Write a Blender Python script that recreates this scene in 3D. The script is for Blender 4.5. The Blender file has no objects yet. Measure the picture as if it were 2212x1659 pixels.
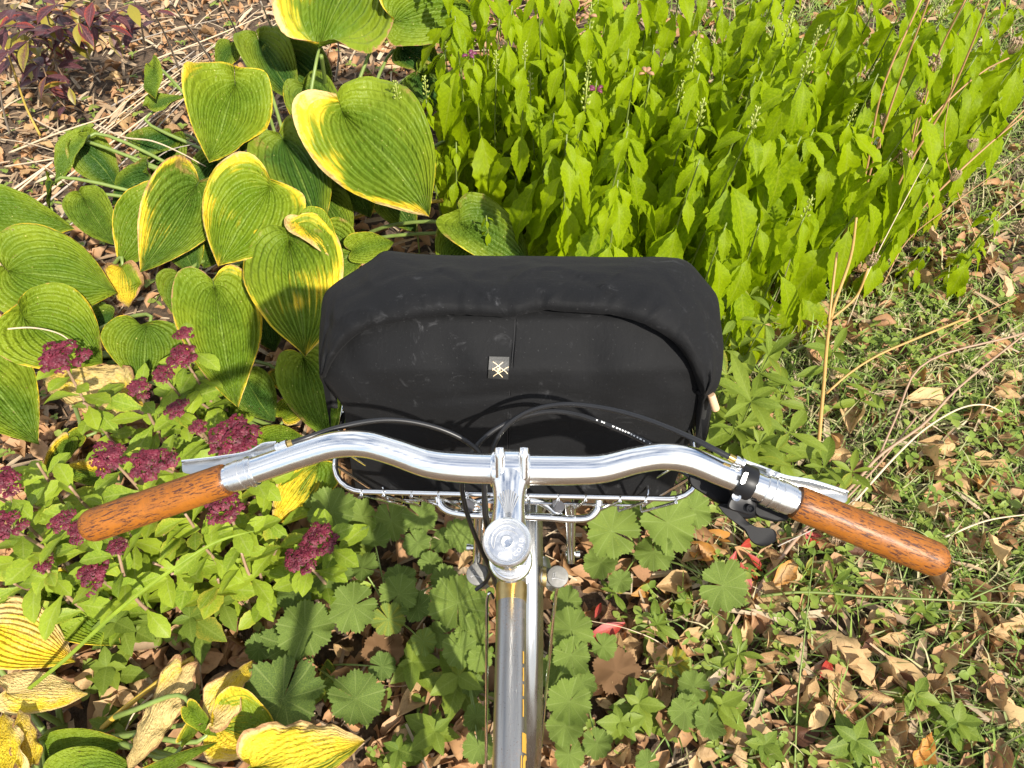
import bpy, bmesh, math, random
import numpy as np
from mathutils import Vector, Matrix, Quaternion
from mathutils import noise as mnoise

SC = bpy.context.scene
COL = SC.collection
rad = math.radians

# ------------------------------------------------------------------ camera
CAM_H = 1.58
PITCH = 54.0                     # degrees below the horizon
LENS = 26.0
cam_d = bpy.data.cameras.new('camera')
cam_d.lens = LENS; cam_d.sensor_width = 36.0; cam_d.sensor_fit = 'HORIZONTAL'
cam_d.clip_start = 0.02; cam_d.clip_end = 300.0
cam = bpy.data.objects.new('camera', cam_d)
cam.location = (0, 0, CAM_H)
cam.rotation_euler = (rad(90 - PITCH), 0, 0)
COL.objects.link(cam)
SC.camera = cam

# ------------------------------------------------------------------ sky, sun, exposure
SUN_TO = Vector((0.42, -0.62, 0.72)).normalized()      # towards the sun: behind the rider and to the right
SUN_EL = math.asin(SUN_TO.z)
SUN_AZ = math.atan2(SUN_TO.x, SUN_TO.y)
world = bpy.data.worlds.new('World'); SC.world = world; world.use_nodes = True
wn = world.node_tree; wn.nodes.clear()
w_out = wn.nodes.new('ShaderNodeOutputWorld')
w_bg = wn.nodes.new('ShaderNodeBackground'); w_bg.inputs['Strength'].default_value = 0.10
w_sky = wn.nodes.new('ShaderNodeTexSky'); w_sky.sky_type = 'NISHITA'; w_sky.sun_disc = False
w_sky.sun_elevation = SUN_EL; w_sky.sun_rotation = SUN_AZ
w_tc = wn.nodes.new('ShaderNodeTexCoord')
w_no = wn.nodes.new('ShaderNodeTexNoise'); w_no.inputs['Scale'].default_value = 2.6
w_no.inputs['Detail'].default_value = 7; w_no.inputs['Roughness'].default_value = 0.55
w_rp = wn.nodes.new('ShaderNodeValToRGB')
w_rp.color_ramp.elements[0].position = 0.40; w_rp.color_ramp.elements[1].position = 0.58
w_mx = wn.nodes.new('ShaderNodeMix'); w_mx.data_type = 'RGBA'
w_mx.inputs['B'].default_value = (7.8, 7.9, 8.1, 1)
L = wn.links.new
L(w_tc.outputs['Generated'], w_no.inputs['Vector']); L(w_no.outputs['Fac'], w_rp.inputs['Fac'])
L(w_rp.outputs['Color'], w_mx.inputs['Factor']); L(w_sky.outputs['Color'], w_mx.inputs['A'])
L(w_mx.outputs['Result'], w_bg.inputs['Color']); L(w_bg.outputs['Background'], w_out.inputs['Surface'])

sun_d = bpy.data.lights.new('sun', 'SUN'); sun_d.energy = 4.6; sun_d.angle = rad(1.0)
sun_d.color = (1.0, 0.94, 0.84)
sun = bpy.data.objects.new('sun', sun_d); COL.objects.link(sun)
sun.location = SUN_TO * 20
sun.rotation_euler = SUN_TO.to_track_quat('Z', 'Y').to_euler()

SC.view_settings.view_transform = 'Standard'
SC.view_settings.look = 'None'
SC.view_settings.exposure = 0.88
SC.view_settings.gamma = 1.0
SC.view_settings.use_curve_mapping = False
SC.render.engine = 'CYCLES'
SC.cycles.max_bounces = 7
SC.cycles.diffuse_bounces = 4
SC.cycles.glossy_bounces = 4
SC.cycles.transmission_bounces = 4
SC.cycles.transparent_max_bounces = 8
SC.cycles.use_denoising = True
SC.cycles.caustics_reflective = False
SC.cycles.caustics_refractive = False

# ------------------------------------------------------------------ measuring the photograph (2212 x 1659 grid)
FPX = 2212 * LENS / 36.0
FV = Vector((0, math.cos(rad(PITCH)), -math.sin(rad(PITCH))))
UV_ = Vector((0, math.sin(rad(PITCH)), math.cos(rad(PITCH))))
CP = Vector((0, 0, CAM_H))
def ray(u, v): return FV + Vector(((u - 1106) / FPX, 0, 0)) + UV_ * ((829.5 - v) / FPX)
def PD(u, v, d): return CP + ray(u, v) * d              # at depth d
def PZ(u, v, z):                                         # at height z
    r = ray(u, v); return CP + r * ((z - CAM_H) / r.z)
def depth_of(p): return (Vector(p) - CP).dot(FV)

# ------------------------------------------------------------------ mesh helpers
def mesh_from(name, verts, faces, uvs=None, smooth=True):
    me = bpy.data.meshes.new(name)
    me.from_pydata([tuple(v) for v in verts], [], faces)
    if uvs is not None:
        lay = me.uv_layers.new(name='UVMap')
        idx = np.empty(len(me.loops), dtype=np.int32); me.loops.foreach_get('vertex_index', idx)
        lay.data.foreach_set('uv', np.asarray(uvs, dtype=np.float32)[idx].ravel())
    if smooth: me.polygons.foreach_set('use_smooth', [True] * len(me.polygons))
    me.update()
    return me

def link(name, me, mat=None, parent=None, mw=None, color=None):
    """one mesh object; mw = its matrix relative to the parent (or world)"""
    o = bpy.data.objects.new(name, me)
    if mat is not None and len(me.materials) == 0: me.materials.append(mat)
    COL.objects.link(o)
    if parent is not None: o.parent = parent
    if mw is not None: o.matrix_basis = mw
    if color is not None: o.color = color
    return o

def tag(o, label, cat, group=None):
    o['label'] = label; o['category'] = cat
    if group: o['group'] = group
    return o

def thing(name, loc, label, cat, group=None):
    o = bpy.data.objects.new(name, None); o.empty_display_size = 0.05
    COL.objects.link(o); o.location = loc
    return tag(o, label, cat, group)

def root_of(o):
    while o.parent: o = o.parent
    return o

def wobj(name, verts, faces, mat, parent, uvs=None, smooth=True, color=None):
    """verts in world space; the object is parented under the (unrotated) root"""
    off = Vector(root_of(parent).location) if parent is not None else Vector((0, 0, 0))
    vs = [(v[0] - off.x, v[1] - off.y, v[2] - off.z) for v in verts]
    return link(name, mesh_from(name, vs, faces, uvs, smooth), mat, parent, None, color)

def spline(pts, n):
    """Catmull-Rom through pts (any tuple length) -> n samples"""
    P = np.array([tuple(p) for p in pts], dtype=float)
    if len(P) == 2: return np.array([P[0] + (P[1] - P[0]) * i / (n - 1) for i in range(n)])
    seg = np.linalg.norm(np.diff(P[:, :3], axis=0), axis=1) ** 0.5
    t = np.concatenate([[0], np.cumsum(np.maximum(seg, 1e-6))])
    m = np.zeros_like(P)
    for i in range(len(P)):
        if i == 0: m[i] = (P[1] - P[0]) / (t[1] - t[0])
        elif i == len(P) - 1: m[i] = (P[-1] - P[-2]) / (t[-1] - t[-2])
        else:
            d1 = (P[i] - P[i-1]) / (t[i] - t[i-1]); d2 = (P[i+1] - P[i]) / (t[i+1] - t[i])
            w1 = t[i+1] - t[i]; w2 = t[i] - t[i-1]
            m[i] = (d1 * w1 + d2 * w2) / (w1 + w2)
    out = []
    for s in np.linspace(0, t[-1], n):
        i = min(max(int(np.searchsorted(t, s) - 1), 0), len(P) - 2)
        h = t[i+1] - t[i]; x = (s - t[i]) / h
        h00 = 2*x**3 - 3*x**2 + 1; h10 = x**3 - 2*x**2 + x; h01 = -2*x**3 + 3*x**2; h11 = x**3 - x**2
        out.append(h00*P[i] + h10*h*m[i] + h01*P[i+1] + h11*h*m[i+1])
    return np.array(out)

def frames(pts):
    """parallel-transport frames along a polyline"""
    P = [Vector(p) for p in pts]; n = len(P)
    T = []
    for i in range(n):
        a = P[max(i-1, 0)]; b = P[min(i+1, n-1)]
        d = b - a
        T.append(d.normalized() if d.length > 1e-9 else Vector((0, 0, 1)))
    up = Vector((0, 0, 1)) if abs(T[0].z) < 0.9 else Vector((0, 1, 0))
    N = (up - T[0] * up.dot(T[0])).normalized(); out = []
    for i in range(n):
        if i: N = (N - T[i] * N.dot(T[i])).normalized()
        out.append((P[i], T[i], N, T[i].cross(N)))
    return out

def tube(pts, r, seg=10, cap=True, flat=1.0):
    """tube along pts; r scalar or list (same length as pts)"""
    fr = frames(pts); n = len(fr); vs, fs = [], []
    for i, (p, t, a, b) in enumerate(fr):
        ri = r[i] if hasattr(r, '__len__') else r
        for k in range(seg):
            th = 2 * math.pi * k / seg
            vs.append(p + a * (ri * flat * math.cos(th)) + b * (ri * math.sin(th)))
    for i in range(n - 1):
        for k in range(seg):
            k2 = (k + 1) % seg
            fs.append((i*seg + k, (i+1)*seg + k, (i+1)*seg + k2, i*seg + k2))
    if cap:
        fs.append(tuple(range(seg))); fs.append(tuple((n-1)*seg + k for k in reversed(range(seg))))
    return vs, fs

def stube(pts, r, n=24, seg=10, cap=True, flat=1.0):
    """smooth tube; pts may carry a 4th value = radius"""
    s = spline(pts, n)
    if s.shape[1] == 4: return tube(s[:, :3], list(s[:, 3]), seg, cap, flat)
    return tube(s, r, seg, cap, flat)

def lathe(p0, axis, prof, seg=24):
    """prof: list of (t along axis, radius)"""
    axis = Vector(axis).normalized(); p0 = Vector(p0)
    up = Vector((0, 0, 1)) if abs(axis.z) < 0.9 else Vector((0, 1, 0))
    a = (up - axis * up.dot(axis)).normalized(); b = axis.cross(a)
    vs, fs = [], []
    for t, r in prof:
        for k in range(seg):
            th = 2 * math.pi * k / seg
            vs.append(p0 + axis * t + a * (r * math.cos(th)) + b * (r * math.sin(th)))
    for i in range(len(prof) - 1):
        for k in range(seg):
            k2 = (k + 1) % seg
            fs.append((i*seg + k, i*seg + k2, (i+1)*seg + k2, (i+1)*seg + k))
    fs.append(tuple(reversed(range(seg)))); fs.append(tuple((len(prof)-1)*seg + k for k in range(seg)))
    return vs, fs

def join(*parts):
    vs, fs = [], []
    for v, f in parts:
        o = len(vs); vs += list(v); fs += [tuple(i + o for i in q) for q in f]
    return vs, fs

def grid_faces(nu, nv, o=0):
    """nu rows, nv columns"""
    return [(o + i*nv + j, o + i*nv + j+1, o + (i+1)*nv + j+1, o + (i+1)*nv + j) for i in range(nu-1) for j in range(nv-1)]

def plate(outline, nrm, thick, bevel=0.0):
    """flat plate from a world-space outline, extruded along -nrm by thick, with a small top bevel"""
    nrm = Vector(nrm).normalized(); O = [Vector(p) for p in outline]; n = len(O)
    c = sum(O, Vector()) / n
    rings = []
    if bevel:
        rings.append([p + (c - p).normalized() * bevel for p in O])
        rings.append([p - nrm * bevel for p in O])
        rings.append([p - nrm * (thick - bevel) for p in O])
        rings.append([p + (c - p).normalized() * bevel - nrm * thick for p in O])
    else:
        rings = [O, [p - nrm * thick for p in O]]
    vs = [p for r in rings for p in r]; fs = [tuple(range(n))]
    for i in range(len(rings) - 1):
        for k in range(n):
            k2 = (k + 1) % n
            fs.append((i*n + k, (i+1)*n + k, (i+1)*n + k2, i*n + k2))
    fs.append(tuple((len(rings)-1)*n + k for k in reversed(range(n))))
    return vs, fs

def fix_normals(o):
    bm = bmesh.new(); bm.from_mesh(o.data); bmesh.ops.recalc_face_normals(bm, faces=bm.faces); bm.to_mesh(o.data); bm.free()
    return o

def auto_smooth(o, ang=35):
    me = o.data
    try:
        me.set_sharp_from_angle(angle=rad(ang))
    except Exception:
        pass
    return o

# ------------------------------------------------------------------ shader helper
class Mat:
    def __init__(s, name):
        s.m = bpy.data.materials.new(name); s.m.use_nodes = True
        s.t = s.m.node_tree; s.t.nodes.clear()
        s.out = s.t.nodes.new('ShaderNodeOutputMaterial')
    def n(s, typ, props=None, **inp):
        nd = s.t.nodes.new('ShaderNode' + typ)
        for k, v in (props or {}).items(): setattr(nd, k, v)
        for k, v in inp.items():
            key = k.replace('_', ' ')
            sock = nd.inputs[int(k[1:])] if k[0] == 'i' and k[1:].isdigit() else nd.inputs[key]
            s.put(sock, v)
        return nd
    def put(s, sock, v):
        if isinstance(v, bpy.types.NodeSocket): s.t.links.new(v, sock)
        elif isinstance(v, bpy.types.Node): s.t.links.new(v.outputs[0], sock)
        else:
            if sock.type == 'RGBA' and len(v) == 3: v = (*v, 1)
            sock.default_value = v
    def math(s, op, a, b=None, c=None, clamp=False):
        nd = s.t.nodes.new('ShaderNodeMath'); nd.operation = op; nd.use_clamp = clamp
        for i, x in enumerate((a, b, c)):
            if x is not None: s.put(nd.inputs[i], x)
        return nd.outputs[0]
    def mix(s, f, a, b):
        nd = s.t.nodes.new('ShaderNodeMix'); nd.data_type = 'RGBA'
        s.put(nd.inputs['Factor'], f); s.put(nd.inputs['A'], a); s.put(nd.inputs['B'], b)
        return nd.outputs['Result']
    def step(s, x, a, b):
        nd = s.t.nodes.new('ShaderNodeMapRange'); nd.interpolation_type = 'SMOOTHSTEP'; nd.clamp = True
        s.put(nd.inputs['Value'], x); nd.inputs['From Min'].default_value = a; nd.inputs['From Max'].default_value = b
        return nd.outputs['Result']
    def noise(s, vec, scale, detail=3, rough=0.5, dist=0.0):
        nd = s.n('TexNoise', None, Scale=scale, Detail=detail, Roughness=rough, Distortion=dist)
        if vec is not None: s.put(nd.inputs['Vector'], vec)
        return nd.outputs['Fac']
    def mapv(s, vec, scale=(1, 1, 1), loc=(0, 0, 0)):
        return s.n('Mapping', None, Vector=vec, Scale=scale, Location=loc).outputs[0]
    def bump(s, h, strength=0.3, dist=0.001, normal=None):
        nd = s.n('Bump', None, Height=h, Strength=strength, Distance=dist)
        if normal is not None: s.put(nd.inputs['Normal'], normal)
        return nd.outputs[0]
    def pbsdf(s, **k): return s.n('BsdfPrincipled', None, **k)
    def finish(s, shader):
        s.t.links.new(shader if isinstance(shader, bpy.types.NodeSocket) else shader.outputs[0], s.out.inputs['Surface'])
        return s.m

def simple(name, col, rough=0.5, metal=0.0, nscale=0, namp=0.0, coat=0.0, bump=0.0, bscale=200, spec=0.5):
    M = Mat(name)
    tc = M.n('TexCoord').outputs['Object']
    c = col
    if nscale:
        f = M.noise(tc, nscale, 4)
        c = M.mix(f, tuple(max(0, x * (1 - namp)) for x in col), tuple(min(1, x * (1 + namp)) for x in col))
    b = M.pbsdf(Base_Color=c, Roughness=rough, Metallic=metal, Coat_Weight=coat, Specular_IOR_Level=spec)
    if bump: M.put(b.inputs['Normal'], M.bump(M.noise(tc, bscale, 3), bump, 0.001))
    return M.finish(b)
# ------------------------------------------------------------------ materials: bicycle and bag
def metal(name, col, r0, r1, scale, stretch=(1, 1, 1), bump=0.0):
    M = Mat(name); tc = M.mapv(M.n('TexCoord').outputs['Object'], stretch)
    f = M.noise(tc, scale, 4, 0.6)
    rr = M.n('MapRange', None, Value=f, From_Min=0.3, From_Max=0.7, To_Min=r0, To_Max=r1).outputs[0]
    b = M.pbsdf(Base_Color=M.mix(f, tuple(c * 0.93 for c in col), col), Metallic=1.0, Roughness=rr)
    if bump: M.put(b.inputs['Normal'], M.bump(f, bump, 0.0004))
    return M.finish(b)
m_alu = metal('polished_aluminium', (0.90, 0.90, 0.89), 0.10, 0.26, 90, (0.35, 14, 14), 0.05)
m_alu_satin = metal('satin_aluminium', (0.80, 0.80, 0.79), 0.18, 0.36, 120, (1, 1, 1), 0.05)
m_chrome = metal('chrome_wire', (0.86, 0.86, 0.85), 0.06, 0.2, 260)
m_fender = metal('fender_aluminium', (0.45, 0.45, 0.435), 0.16, 0.34, 45, (3, 0.4, 0.4), 0.08)
m_brass = metal('brass', (0.72, 0.50, 0.16), 0.15, 0.3, 200)
m_black_plastic = simple('black_plastic', (0.010, 0.010, 0.011), 0.5, 0, 60, 0.3, 0.0, 0.06, 900, 0.10)
m_black_metal = simple('black_anodised', (0.010, 0.010, 0.011), 0.42, spec=0.25)
m_housing = simple('cable_housing', (0.013, 0.013, 0.014), 0.36)
m_rubber = simple('tyre_rubber', (0.025, 0.024, 0.023), 0.8, 0, 80, 0.3, 0, 0.3, 300)
m_white_print = simple('white_print', (0.75, 0.76, 0.76), 0.5)
m_gold_print = simple('gold_lettering', (0.50, 0.27, 0.04), 0.45, 0, 150, 0.15)
m_patch = simple('black_leather_patch', (0.018, 0.018, 0.017), 0.5, 0, 300, 0.4, 0, 0.15, 500)
m_logo = simple('cream_emblem', (0.80, 0.62, 0.38), 0.5, 0, 200, 0.15)
m_toggle = simple('pale_wood', (0.62, 0.40, 0.24), 0.5, 0, 60, 0.2)
m_strap = simple('black_webbing', (0.012, 0.012, 0.012), 0.7, 0, 0, 0, 0, 0.4, 900)
m_lever = metal('brushed_lever', (0.58, 0.58, 0.57), 0.34, 0.55, 120)
m_etch = simple('etched_grey', (0.50, 0.50, 0.50), 0.55, 0.8)
m_seam = simple('dark_seam', (0.006, 0.006, 0.007), 0.8)
m_ziptie = simple('grey_nylon', (0.10, 0.10, 0.11), 0.5)

# raw steel frame tubes under lacquer, with rust blooms along the top
M = Mat('raw_steel'); tc = M.n('TexCoord').outputs['Object']
f1 = M.noise(tc, 9, 3); f2 = M.noise(tc, 420, 3, 0.65); f3 = M.noise(M.mapv(tc, (1, .25, 1)), 60, 4)
col = M.mix(f1, (0.27, 0.265, 0.25), (0.40, 0.39, 0.375))
rust = M.math('MULTIPLY', M.step(M.math('ADD', f1, M.math('MULTIPLY', f2, 0.55)), 0.78, 1.0), 0.75)
col = M.mix(rust, col, (0.16, 0.085, 0.05))
speck = M.step(M.noise(tc, 700, 2), 0.68, 0.74)
col = M.mix(speck, col, (0.10, 0.07, 0.05))
b = M.pbsdf(Base_Color=col, Metallic=M.math('SUBTRACT', 0.95, M.math('MULTIPLY', rust, 0.8)),
            Roughness=M.math('ADD', 0.24, M.math('MULTIPLY', f3, 0.2)), Coat_Weight=0.5, Coat_Roughness=0.15)
m_steel = M.finish(b)
# brass-toned lug paint
m_lug = metal('brazed_lug', (0.50, 0.38, 0.17), 0.25, 0.5, 120)
m_crown = simple('grey_crown', (0.20, 0.195, 0.18), 0.6, 0.35, 160, 0.45, 0.1, 0.2, 400, 0.3)

# lacquered cork / wood grip: object z runs along the grip
M = Mat('lacquered_cork_grip'); tc = M.n('TexCoord').outputs['Object']
v1 = M.mapv(tc, (1, 1, 0.16))
n1 = M.noise(v1, 680, 4, 0.66, 0.5); n2 = M.noise(M.mapv(tc, (1, 1, 0.4)), 95, 3); n3 = M.noise(tc, 35, 2); n4 = M.noise(M.mapv(tc, (1, 1, 3.0)), 240, 2)
base = M.mix(n3, (0.110, 0.036, 0.004), (0.31, 0.114, 0.009))
base = M.mix(M.math('MULTIPLY', n4, 0.5), base, (0.42, 0.12, 0.01))
n6 = M.noise(M.mapv(tc, (1, 1, 0.3), (4, 2, 7)), 260, 5, 0.7, 1.0)
base = M.mix(M.math('MULTIPLY', M.step(M.noise(M.mapv(tc, (1, 1, .5), (1, 5, 2)), 120, 5, .7, .8), .5, .72), .55), base, (0.10, 0.032, 0.008))
fleck = M.math('MAXIMUM', M.math('MULTIPLY', M.step(n1, 0.52, 0.58), M.step(n2, 0.40, 0.50)), M.math('MULTIPLY', M.step(n6, 0.60, 0.66), M.math('MULTIPLY', M.step(n3, 0.40, 0.55), 0.85)))
base = M.mix(fleck, base, (0.060, 0.018, 0.009))
sz = M.n('SeparateXYZ', None, Vector=tc).outputs['Z']
b = M.pbsdf(Base_Color=base, Roughness=0.52, Coat_Weight=0.18, Coat_Roughness=0.35, Specular_IOR_Level=0.3,
            Normal=M.bump(M.math('SUBTRACT', M.math('MULTIPLY', n4, 0.25), fleck), 0.55, 0.0006))
m_grip = M.finish(b)

# black waxed canvas
M = Mat('waxed_canvas'); tc = M.n('TexCoord').outputs['Object']
n1 = M.noise(tc, 14, 5, 0.6); n2 = M.noise(M.mapv(tc, (1, 1, 1), (3, 1, 2)), 38, 6, 0.7, 1.5)
n3 = M.noise(M.mapv(tc, (0.25, 1, 1)), 260, 2); n4 = M.noise(M.mapv(tc, (1, 0.25, 0.25)), 260, 2)
col = M.mix(n1, (0.0040, 0.0041, 0.0046), (0.0090, 0.0092, 0.0101))
scuff = M.math('MULTIPLY', M.step(n2, 0.56, 0.76), M.step(n1, 0.44, 0.66))
col = M.mix(M.math('MULTIPLY', scuff, 0.65), col, (0.085, 0.086, 0.090))
lint = M.step(M.noise(M.mapv(tc, (1, 1, 1), (9, 4, 1)), 520, 1), 0.735, 0.76)
col = M.mix(M.math('MULTIPLY', lint, 0.14), col, (0.16, 0.16, 0.16))
wv = M.math('ADD', n3, n4)
b = M.pbsdf(Base_Color=col, Roughness=M.math('ADD', 0.66, M.math('MULTIPLY', n1, 0.2)), Specular_IOR_Level=0.17,
            Sheen_Weight=0.012, Sheen_Roughness=0.5,
            Normal=M.bump(wv, 0.35, 0.0007, M.bump(n2, 0.22, 0.004)))
m_canvas = M.finish(b)

# ------------------------------------------------------------------ bicycle
BIKE = thing('bicycle', (0.004, 0.52, 0.0), 'silver bicycle with swept handlebar and orange cork grips carrying a black bag', 'bicycle')
def bike(name, vf, mat, parent=None, smooth_ang=40, **k):
    o = wobj(name, vf[0], vf[1], mat, parent or BIKE, **k)
    return auto_smooth(o, smooth_ang)
def lathe_obj(name, p0, p1, prof, mat, parent=None, seg=28):
    """lathe with the object's own z along p0->p1 (so materials follow it)"""
    p0 = Vector(p0); ax = (Vector(p1) - p0).normalized()
    vs, fs = lathe((0, 0, 0), (0, 0, 1), prof, seg)
    off = Vector(BIKE.location)
    mw = Matrix.Translation(p0 - off) @ ax.to_track_quat('Z', 'Y').to_matrix().to_4x4()
    o = link(name, mesh_from(name, vs, fs), mat, parent or BIKE, mw)
    return auto_smooth(o, 40)
def blob(name, px, d, thick, mat, parent, bevel=0.0012, n=36, closed=True):
    P = [PD(u, v, d if not hasattr(d, '__len__') else d[i]) for i, (u, v) in enumerate(px)]
    s = spline(P + [P[0]], n + 1)[:-1] if closed else P
    c = sum((Vector(p) for p in s), Vector()) / len(s)
    return bike(name, plate(s, (CP - c).normalized(), thick, bevel), mat, parent, 45)

# handlebar (its centre line, left grip to right grip)
BAR = [(330, 1090, .632), (420, 1060, .630), (489, 1036, .628), (560, 1013, .626), (650, 982, .622), (730, 960, .618), (790, 960, .616),
       (850, 976, .617), (925, 1001, .619), (1000, 1010, .620), (1103, 1013, .620), (1210, 1015, .619), (1300, 1012, .617),
       (1375, 994, .613), (1430, 986, .611), (1485, 992, .610), (1560, 1021, .609), (1640, 1053, .608), (1720, 1085, .607), (1800, 1117, .607), (1880, 1150, .607)]
bar_pts = [(*PD(u, v, d), 0.0129 if 930 < u < 1290 else (0.0121 if 860 < u < 1360 else 0.0113)) for u, v, d in BAR]
HB = bike('handlebar', stube(bar_pts, 0, 150, 28), m_alu)
bar_s = spline(bar_pts, 400)
def bar_at(u):
    best = min(bar_s, key=lambda q: abs(1106 + (q[0] / depth_of(q[:3])) * FPX - u)); return Vector(best[:3])
# grips
def grip(pi, po):
    Lg = (po - pi).length; r = 0.0146
    prof = [(0, 0.0113), (0, 0.0136), (0.0015, 0.0142), (0.006, 0.0143), (Lg * .35, r), (Lg * .7, r * 1.01)]
    for k in range(9):
        a = math.pi / 2 * k / 8
        prof.append((Lg - 0.0125 + 0.0125 * math.sin(a), 0.0022 + (r - 0.0022) * math.cos(a) ** 0.75))
    return lathe_obj('grip', pi, po, prof, m_grip, None, 36)
g1 = grip(PD(489, 1036, .628), PD(180, 1142, .634)); g1['label'] = 'worn orange cork grip at the left end'
g2 = grip(PD(1718, 1084, .607), PD(2041, 1217, .606)); g2['label'] = 'worn orange cork grip at the right end'

# brake levers: clamp band, bracket, blade, adjuster
def lever(side):
    if side < 0:
        a, b_, c_ = bar_at(500), bar_at(520), bar_at(552)
        blade = [(392, 996), (479, 986), (534, 976), (566, 962), (596, 957), (603, 970), (578, 984), (540, 1000), (500, 1012), (399, 1022)]
        rim = [(393, 997), (479, 987), (534, 977), (568, 960), (597, 956)]
        adj = (PD(600, 968, .622), PD(622, 959, .620)); fer = (PD(622, 959, .620), PD(632, 956, .620)); dd = .648
        bolt = (546, 988); lug = (535, 993)
    else:
        a, b_, c_ = bar_at(1708), bar_at(1686), bar_at(1650)
        blade = [(1832, 1064), (1754, 1040), (1694, 1029), (1645, 1010), (1606, 996), (1602, 1010), (1630, 1026), (1690, 1050), (1740, 1070), (1825, 1086)]
        rim = [(1832, 1063), (1754, 1039), (1694, 1028), (1645, 1009), (1606, 995)]
        adj = (PD(1606, 1002, .60), PD(1587, 993, .60)); fer = (PD(1587, 993, .60), PD(1574, 986, .60)); dd = .628
        bolt = (1662, 1020); lug = (1676, 1027)
    B = lathe_obj('brake_lever', a, c_, [(0, .0113), (0, .0126), (.006, .0127), (.006, .0132), (.011, .0132), (.011, .0126), (.0165, .0126), (.0165, .0135), (.018, .0135), (.0185, .0128), ((c_ - a).length, .0127), ((c_ - a).length, .0113)], m_alu_satin, None, 32)
    bl = blob('blade', blade, [dd + .007] * 5 + [dd - .005] * 5, 0.003, m_lever, B, 0.0006, 60)
    bike('blade_rim', stube([PD(u, v, dd + .004) for u, v in rim], .0013, 30, 8), m_alu, B)
    for q in (bolt, lug):
        p = PD(q[0], q[1], dd - .014)
        lathe_p = lathe(p, (p - CP), [(0, .0022), (0.0006, .0030), (.014, .0030)], 14)
        bike('bolt', lathe_p, m_alu_satin, B)
    bike('barrel_adjuster', lathe(adj[0], adj[1] - adj[0], [(0, .0026), (0, .0046), (.0024, .0048), (.003, .0036), (.0045, .0036), (.005, .0044), ((adj[1] - adj[0]).length, .0042)], 18), m_alu, B)
    bike('ferrule', lathe(fer[0], fer[1] - fer[0], [(0, .0030), ((fer[1] - fer[0]).length, .0029)], 14), m_brass, B)
    # wire from the lever to the adjuster
    return B
LV = lever(-1); LV['label'] = 'silver brake lever by the left grip'
RV = lever(1); RV['label'] = 'silver brake lever by the right grip'
for o in (LV, RV):       # parts of the bar clamp were built in their own frame: give children world-true placement
    for ch in o.children:
        ch.parent = o; ch.matrix_parent_inverse = o.matrix_basis.inverted()

# shifter
c1, c2 = bar_at(1592), bar_at(1612)
SH = blob('shifter', [(1484, 1024), (1525, 1030), (1580, 1058), (1612, 1082), (1640, 1082), (1632, 1116), (1598, 1120), (1566, 1098), (1520, 1068), (1488, 1044)], .640, .016, m_black_plastic, BIKE, .003, 60)
sh_dir = (c2 - c1).normalized()
bike('clamp_band', lathe(c1, sh_dir, [(0, .0114), (0, .0137), (.0012, .0142), (.0125, .0142), (.0138, .0137), (.0138, .0114)], 30), m_black_metal, SH)
blob('clamp_block', [(1584, 1062), (1612, 1072), (1634, 1083), (1626, 1112), (1600, 1108), (1572, 1096)], .612, .02, m_black_metal, SH, .0015, 30)
p = PD(1591, 1073, .604)
bike('bolt', lathe(p, p - CP, [(-.001, .0010), (-.001, .0018), (-.0024, .0020), (-.0028, .0036), (.006, .0038)], 18), m_chrome, SH)
p = PD(1622, 1099, .608)
bike('socket', lathe(p, p - CP, [(.001, .0018), (-.001, .0026), (-.001, .0034), (.004, .0036)], 18), m_black_metal, SH)
blob('release_lever', [(1628, 1084), (1650, 1088), (1704, 1108), (1702, 1122), (1680, 1127), (1650, 1122), (1630, 1110)], .640, .010, m_black_plastic, SH, .002, 40)
pad = blob('thumb_lever', [(1549, 1090), (1568, 1088), (1590, 1103), (1611, 1123), (1634, 1138), (1670, 1143), (1677, 1152), (1674, 1170), (1646, 1180), (1625, 1172), (1611, 1150), (1588, 1130), (1562, 1108)], .632, .008, m_black_plastic, SH, .0016, 70)
# slot in the clamp band, where the bar shows
p = bar_at(1606); 
slot = [PD(1599 + 17 * math.cos(t) * .35 - 9 * math.sin(t) * .0 + dx, 1040 + dy, .5908) for t in (0,) for dx, dy in ((6, -20), (12, -18), (4, 4), (-2, 6), (-6, 4), (-4, -4), (2, -18))]
bike('band_slot', plate(slot, (CP - slot[0]).normalized(), .0006), m_lever, SH)

# stem, steerer and headset
S0 = PD(1095, 1170, .56)
vp = FV + Vector((22 / FPX, 0, 0)) - UV_ * (516 / FPX)
SD = vp.normalized()                                   # down the steering axis
def S(t): return S0 + SD * t
bar_c = bar_at(1103)
st_mid = (S(.024) + bar_c) / 2
ST = bike('stem', stube([(*S(.026), .0150), (*(S(.022) * .72 + bar_c * .28), .0140), (*(S(.02) * .45 + bar_c * .55), .0128), (*(S(.016) * .2 + bar_c * .8), .0150), (*bar_c, .0160)], 0, 30, 28, True, .92), m_alu)
bx = (bar_at(1140) - bar_at(1068)).normalized()
bike('bar_clamp', lathe(bar_c - bx * .0162, bx, [(0, .0128), (0, .0150), (.0015, .0162), (.010, .0166), (.0224, .0166), (.0309, .0162), (.0324, .0150), (.0324, .0128)], 30), m_alu, ST)
bike('steerer_clamp', lathe(S(.003), SD, [(0, .016), (.001, .0178), (.003, .0184), (.036, .0184), (.039, .0178), (.040, .0145)], 36), m_alu, ST)
cap = bike('top_cap', lathe(S(0), SD, [(.0022, .0030), (.0022, .0140), (.0030, .0148), (.0032, .0157), (0.0002, .0162), (-.0002, .0172), (.0012, .0186), (.0042, .0187)], 48), m_alu_satin, ST)
bike('cap_bolt', lathe(S(.0), SD, [(.0020, .0008), (.0020, .0020), (-.0004, .0022), (-.0008, .0042), (.0006, .0050), (.0026, .0051)], 24), m_alu, ST)
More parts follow.
